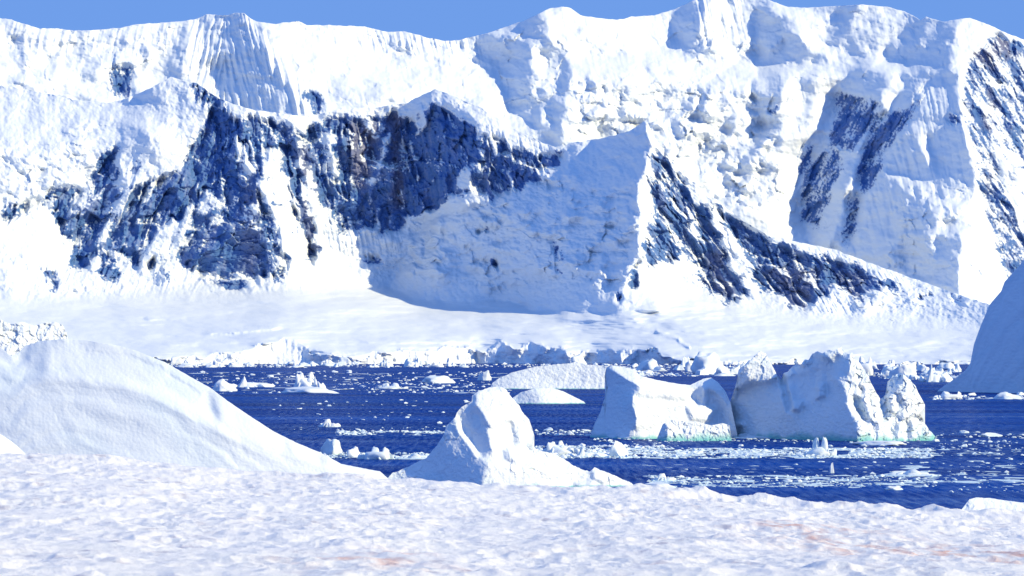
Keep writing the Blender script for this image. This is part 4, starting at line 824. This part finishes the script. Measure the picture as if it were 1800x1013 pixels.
# small fragments scattered in drift lines
LINES = [(340, 860, 652, 668, 62, 4, 14), (600, 860, 668, 690, 24, 4, 16), (590, 780, 757, 765, 26, 4, 16), (960, 1050, 755, 766, 14, 6, 22), (1060, 1640, 776, 786, 34, 5, 16), (1140, 1500, 836, 852, 34, 4, 16), (1500, 1640, 830, 850, 18, 4, 14), (1640, 1800, 694, 703, 14, 5, 18), (1640, 1800, 760, 790, 10, 6, 20), (440, 700, 690, 760, 8, 4, 10), (1100, 1640, 812, 832, 14, 4, 14), (1600, 1800, 800, 880, 10, 5, 14), (1030, 1240, 690, 770, 3, 4, 10)]
cnt = 0
for (xa, xb, ya, yb, n, w0, w1) in LINES:
    for i in range(n):
        w = w0 + (w1 - w0) * rnd.random() ** 2.2
        h = w * rnd.uniform(0.12, 0.34)
        tag(place('ice_fragment', CH2[rnd.randrange(10)], rnd.uniform(xa, xb), rnd.uniform(ya, yb), w, h, deep=1.0, rz=rnd.uniform(0, 6)), 'small white fragment of brash ice adrift on the blue water', 'ice fragment', 'small fragments of brash ice')
        cnt += 1
# dense brash bands: uncountable bits, one object each
ICO = bmesh.new(); bmesh.ops.create_icosphere(ICO, subdivisions=1, radius=1.0)
IV = np.array([v.co[:] for v in ICO.verts]); IF = np.array([[v.index for v in fc.verts] for fc in ICO.faces]); ICO.free()
def brash_band(bands, seed):
    r = np.random.RandomState(seed); Vs, Fs = [], []; k = 0
    for (xa, xb, ya, yb, n, w0, w1) in bands:
        for i in range(n):
            x = r.uniform(xa, xb); y = r.uniform(ya, yb)
            if perlin(x / 70, y / 5, seed) < -0.22: continue
            w = w0 + (w1 - w0) * r.rand() ** 2.5; D = water_depth(y); m = D / F
            flat = 0.08 if w0 >= 8 else 1.0
            v = IV * (1 + 0.3 * r.randn(len(IV), 1)) * [0.5 * w * m, 0.5 * w * m * r.uniform(0.8, 2), w * m * r.uniform(0.12, 0.4) * flat]
            X, Y, Z = world(x, y, D); Vs.append(v + [X, Y, 0]); Fs.append(IF + k); k += len(IV)
    o = mesh_np('brash_ice', np.concatenate(Vs), np.concatenate(Fs), M_BRASH, smooth=False)
    return tag(o, 'bands of fine white brash ice drifting across the blue bay', 'brash ice', kind='stuff')
brash_band([(940, 1200, 784, 806, 1500, 3, 13), (1200, 1640, 789, 806, 1700, 3, 11), (1040, 1560, 770, 777, 260, 3, 10), (590, 800, 758, 765, 420, 3, 9), (650, 760, 803, 808, 90, 3, 9), (1140, 1640, 836, 857, 800, 3, 10), (940, 1060, 757, 766, 120, 3, 8), (280, 1320, 641, 646, 700, 3, 9), (1060, 1320, 646, 662, 420, 3, 9), (1480, 1690, 648, 668, 360, 3, 9), (1640, 1900, 697, 703, 160, 3, 9), (340, 900, 655, 692, 420, 2, 8), (1640, 1900, 762, 802, 220, 3, 10), (560, 800, 796, 808, 420, 3, 11), (480, 900, 700, 752, 70, 3, 10), (1640, 1900, 805, 870, 120, 3, 10), (640, 900, 672, 690, 160, 3, 10), (1500, 1800, 766, 800, 60, 3, 10), (420, 850, 752, 756, 60, 2, 5), (1050, 1640, 788, 806, 420, 8, 44), (1560, 1800, 788, 800, 70, 8, 40), (1140, 1640, 836, 857, 220, 8, 44), (1600, 1800, 805, 860, 40, 8, 30), (340, 900, 655, 692, 130, 8, 44), (1560, 1800, 815, 850, 60, 10, 60), (590, 790, 758, 766, 60, 8, 26), (1640, 1900, 698, 704, 60, 8, 24), (1100, 1560, 815, 834, 30, 8, 24)], 5)

# ------------------------------------------------------------------ water
w = 16000.0
wy = np.array([-400, 0, 150, 400, 900, 2000, 5000, 9000, 30000.0]); wxs = np.linspace(-w, w, 9)
WX, WY = np.meshgrid(wxs, wy)
o = mesh_np('sea_water', np.stack([WX, WY, WX * 0], -1).reshape(-1, 3), grid_quads(*WX.shape)[:, ::-1], M_WATER); tag(o, kind='structure')

# ------------------------------------------------------------------ near snow shore
EDGE = [(-400, 780), (0, 795), (100, 798), (200, 803), (300, 812), (400, 822), (540, 830), (640, 834), (700, 839), (850, 852), (900, 856), (1000, 858), (1120, 861), (1250, 866), (1350, 876), (1450, 886), (1550, 891), (1650, 897), (1800, 909), (2200, 935)]
def build_ground():
    xs = np.linspace(-350, 2150, 1900); n = 430
    ye = pl(EDGE, xs)
    T = np.linspace(0, 1, n)[:, None] ** 0.8
    Yp = ye[None] + (1050 - ye)[None] * T
    Dp = 26 + (86 - 26) * ((1050 - Yp) / (1050 - ye[None])) ** 1.25
    X, Y, Z = world(np.repeat(xs[None], n, 0), Yp, Dp)
    # beyond the edge, falling to the sea
    s = np.linspace(0, 1, 40)[1:][::-1, None]
    BY = Y[0][None] + 90 * s; BX = X[0][None] * (BY / Y[0][None]); BZ = Z[0][None] - (Z[0][None] + 2) * s ** 0.9
    # towards and behind the camera
    t = np.linspace(0, 1, 30)[1:, None]
    CY = Y[-1][None] - 60 * t; CX_ = np.repeat(X[-1][None], 29, 0) * (1 + 1.5 * t); CZ = np.repeat(Z[-1][None], 29, 0) + 0 * t
    X = np.concatenate([BX, X, CX_]); Y = np.concatenate([BY, Y, CY]); Z = np.concatenate([BZ, Z, CZ])
    w1, w2 = worley(X / 0.55 + 0.4 * fbm(X, Y, 2, 4), Y / 1.1, 7)
    wA, wB = worley(X / 0.26, Y / 0.5 + 0.3 * fbm(X * 2, Y * 2, 2, 6), 9)
    amp = 0.75 + 0.6 * fbm(X / 3.0, Y / 6.0, 3, 15)
    z = 0.10 * (w1 - 0.5) + 0.05 * (wA - 0.5) + 0.11 * fbm(X / 1.3, Y / 2.4, 5, 11) + 0.22 * fbm(X / 5.0, Y / 8.0, 3, 12)
    Z = Z + z * np.clip(amp, 0.3, 1.4)
    # broken lip along the shore
    lip = np.exp(-((np.arange(Z.shape[0]) - 39)[:, None] / 10.0) ** 2)
    Z = Z + lip * 0.10 * np.clip(ridged(X / 1.4, Y / 6, 3, 25), 0, 2) * sstep(-6, 6, X)
    px = X / Y * F + CX; py = YH + (H - Z) / Y * F
    al = np.zeros_like(Z)
    for (cx, cy, ax, ay, a) in [(640, 985, 70, 16, 0.75), (700, 970, 40, 6, 0.5), (1640, 968, 150, 18, 0.75), (1400, 930, 40, 8, 0.7), (1760, 975, 90, 16, 0.7), (1500, 935, 60, 10, 0.45), (1310, 988, 14, 5, 0.8), (1420, 944, 30, 6, 0.6), (820, 1003, 60, 10, 0.35), (1150, 985, 14, 5, 0.3)]:
        # patches sit on the ground: centre and radii in metres
        Dc = 26 + 60 * ((1050 - cy) / (1050 - pl(EDGE, cx))) ** 1.25; wx_ = (cx - CX) / F * Dc; rx = 1.5 * ax / F * Dc; ry = 1.3 * ay / F * Dc * Dc / 2.4
        dd = ((X - wx_) / rx) ** 2 + ((Y - Dc) / ry) ** 2
        al = np.maximum(al, a * np.exp(-dd) )
    al = np.where(Y > 20, np.minimum(al * 1.4, 0.8), 0) * sstep(-0.3, 0.7, fbm(X / 0.5, Y / 1.6, 4, 51))
    di = (0.95 * sstep(0.15, 0.7, fbm(X / 0.45, Y / 1.0, 5, 61)) + 0.35 * sstep(0.1, 0.6, fbm(X / 0.16, Y / 0.35, 3, 64))) * sstep(-0.35, 0.35, fbm(X / 2.2, Y / 4.5, 3, 62))  # mauve-grey mottling scattered over the snow by noise
    V = np.stack([X, Y, Z], -1)
    o = mesh_np('snow_ground', V.reshape(-1, 3), grid_quads(*Z.shape), M_GROUND, {'algae': al, 'mauve': di}); tag(o, kind='structure')
build_ground()

# ------------------------------------------------------------------ sky, sun, camera
wd = bpy.data.worlds.new('World'); scn.world = wd; wd.use_nodes = True
nt = wd.node_tree; bg = nt.nodes['Background']
sk = nt.nodes.new('ShaderNodeTexSky'); sk.sky_type = 'NISHITA'; sk.sun_disc = False
sk.sun_elevation = math.radians(SUN_EL); sk.sun_rotation = math.radians(180 - SUN_AZ)
sk.air_density = 1.0; sk.dust_density = 0.0; sk.ozone_density = 4.0; sk.altitude = 300
gm = nt.nodes.new('ShaderNodeGamma'); gm.inputs['Gamma'].default_value = 0.1; gm.name = 'gm'
mu = nt.nodes.new('ShaderNodeVectorMath'); mu.operation = 'MULTIPLY'; mu.inputs[1].default_value = (1.13, 2.30, 5.3); mu.name = 'mu'
nt.links.new(sk.outputs[0], gm.inputs['Color']); nt.links.new(gm.outputs[0], mu.inputs[0]); nt.links.new(mu.outputs[0], bg.inputs[0]); bg.inputs[1].default_value = 0.12
sd = bpy.data.lights.new('sun', 'SUN'); sd.energy = 4.5; sd.angle = math.radians(0.5); sd.color = (1.0, 0.855, 0.49)
so = bpy.data.objects.new('sun', sd); COL.objects.link(so)
az, el = math.radians(SUN_AZ), math.radians(SUN_EL)
from mathutils import Vector
S_ = Vector((math.sin(az) * math.cos(el), -math.cos(az) * math.cos(el), math.sin(el)))
so.rotation_euler = (-S_).to_track_quat('-Z', 'Y').to_euler()
cd = bpy.data.cameras.new('camera'); co = bpy.data.objects.new('camera', cd); COL.objects.link(co)
co.location = (0, 0, H); co.rotation_euler = (math.pi / 2, 0, 0)
cd.sensor_width = 36; cd.lens = 36 * F / 1800; cd.shift_y = (YH - 506.5) / 1800
cd.clip_start = 0.5; cd.clip_end = 60000
cd.dof.use_dof = True; cd.dof.focus_distance = 600; cd.dof.aperture_fstop = 9
scn.camera = co
vs = scn.view_settings; vs.view_transform = 'Standard'; vs.look = 'None'; vs.exposure = 0.1; vs.gamma = 1; vs.use_curve_mapping = False
scn.cycles.max_bounces = 5; scn.cycles.diffuse_bounces = 1
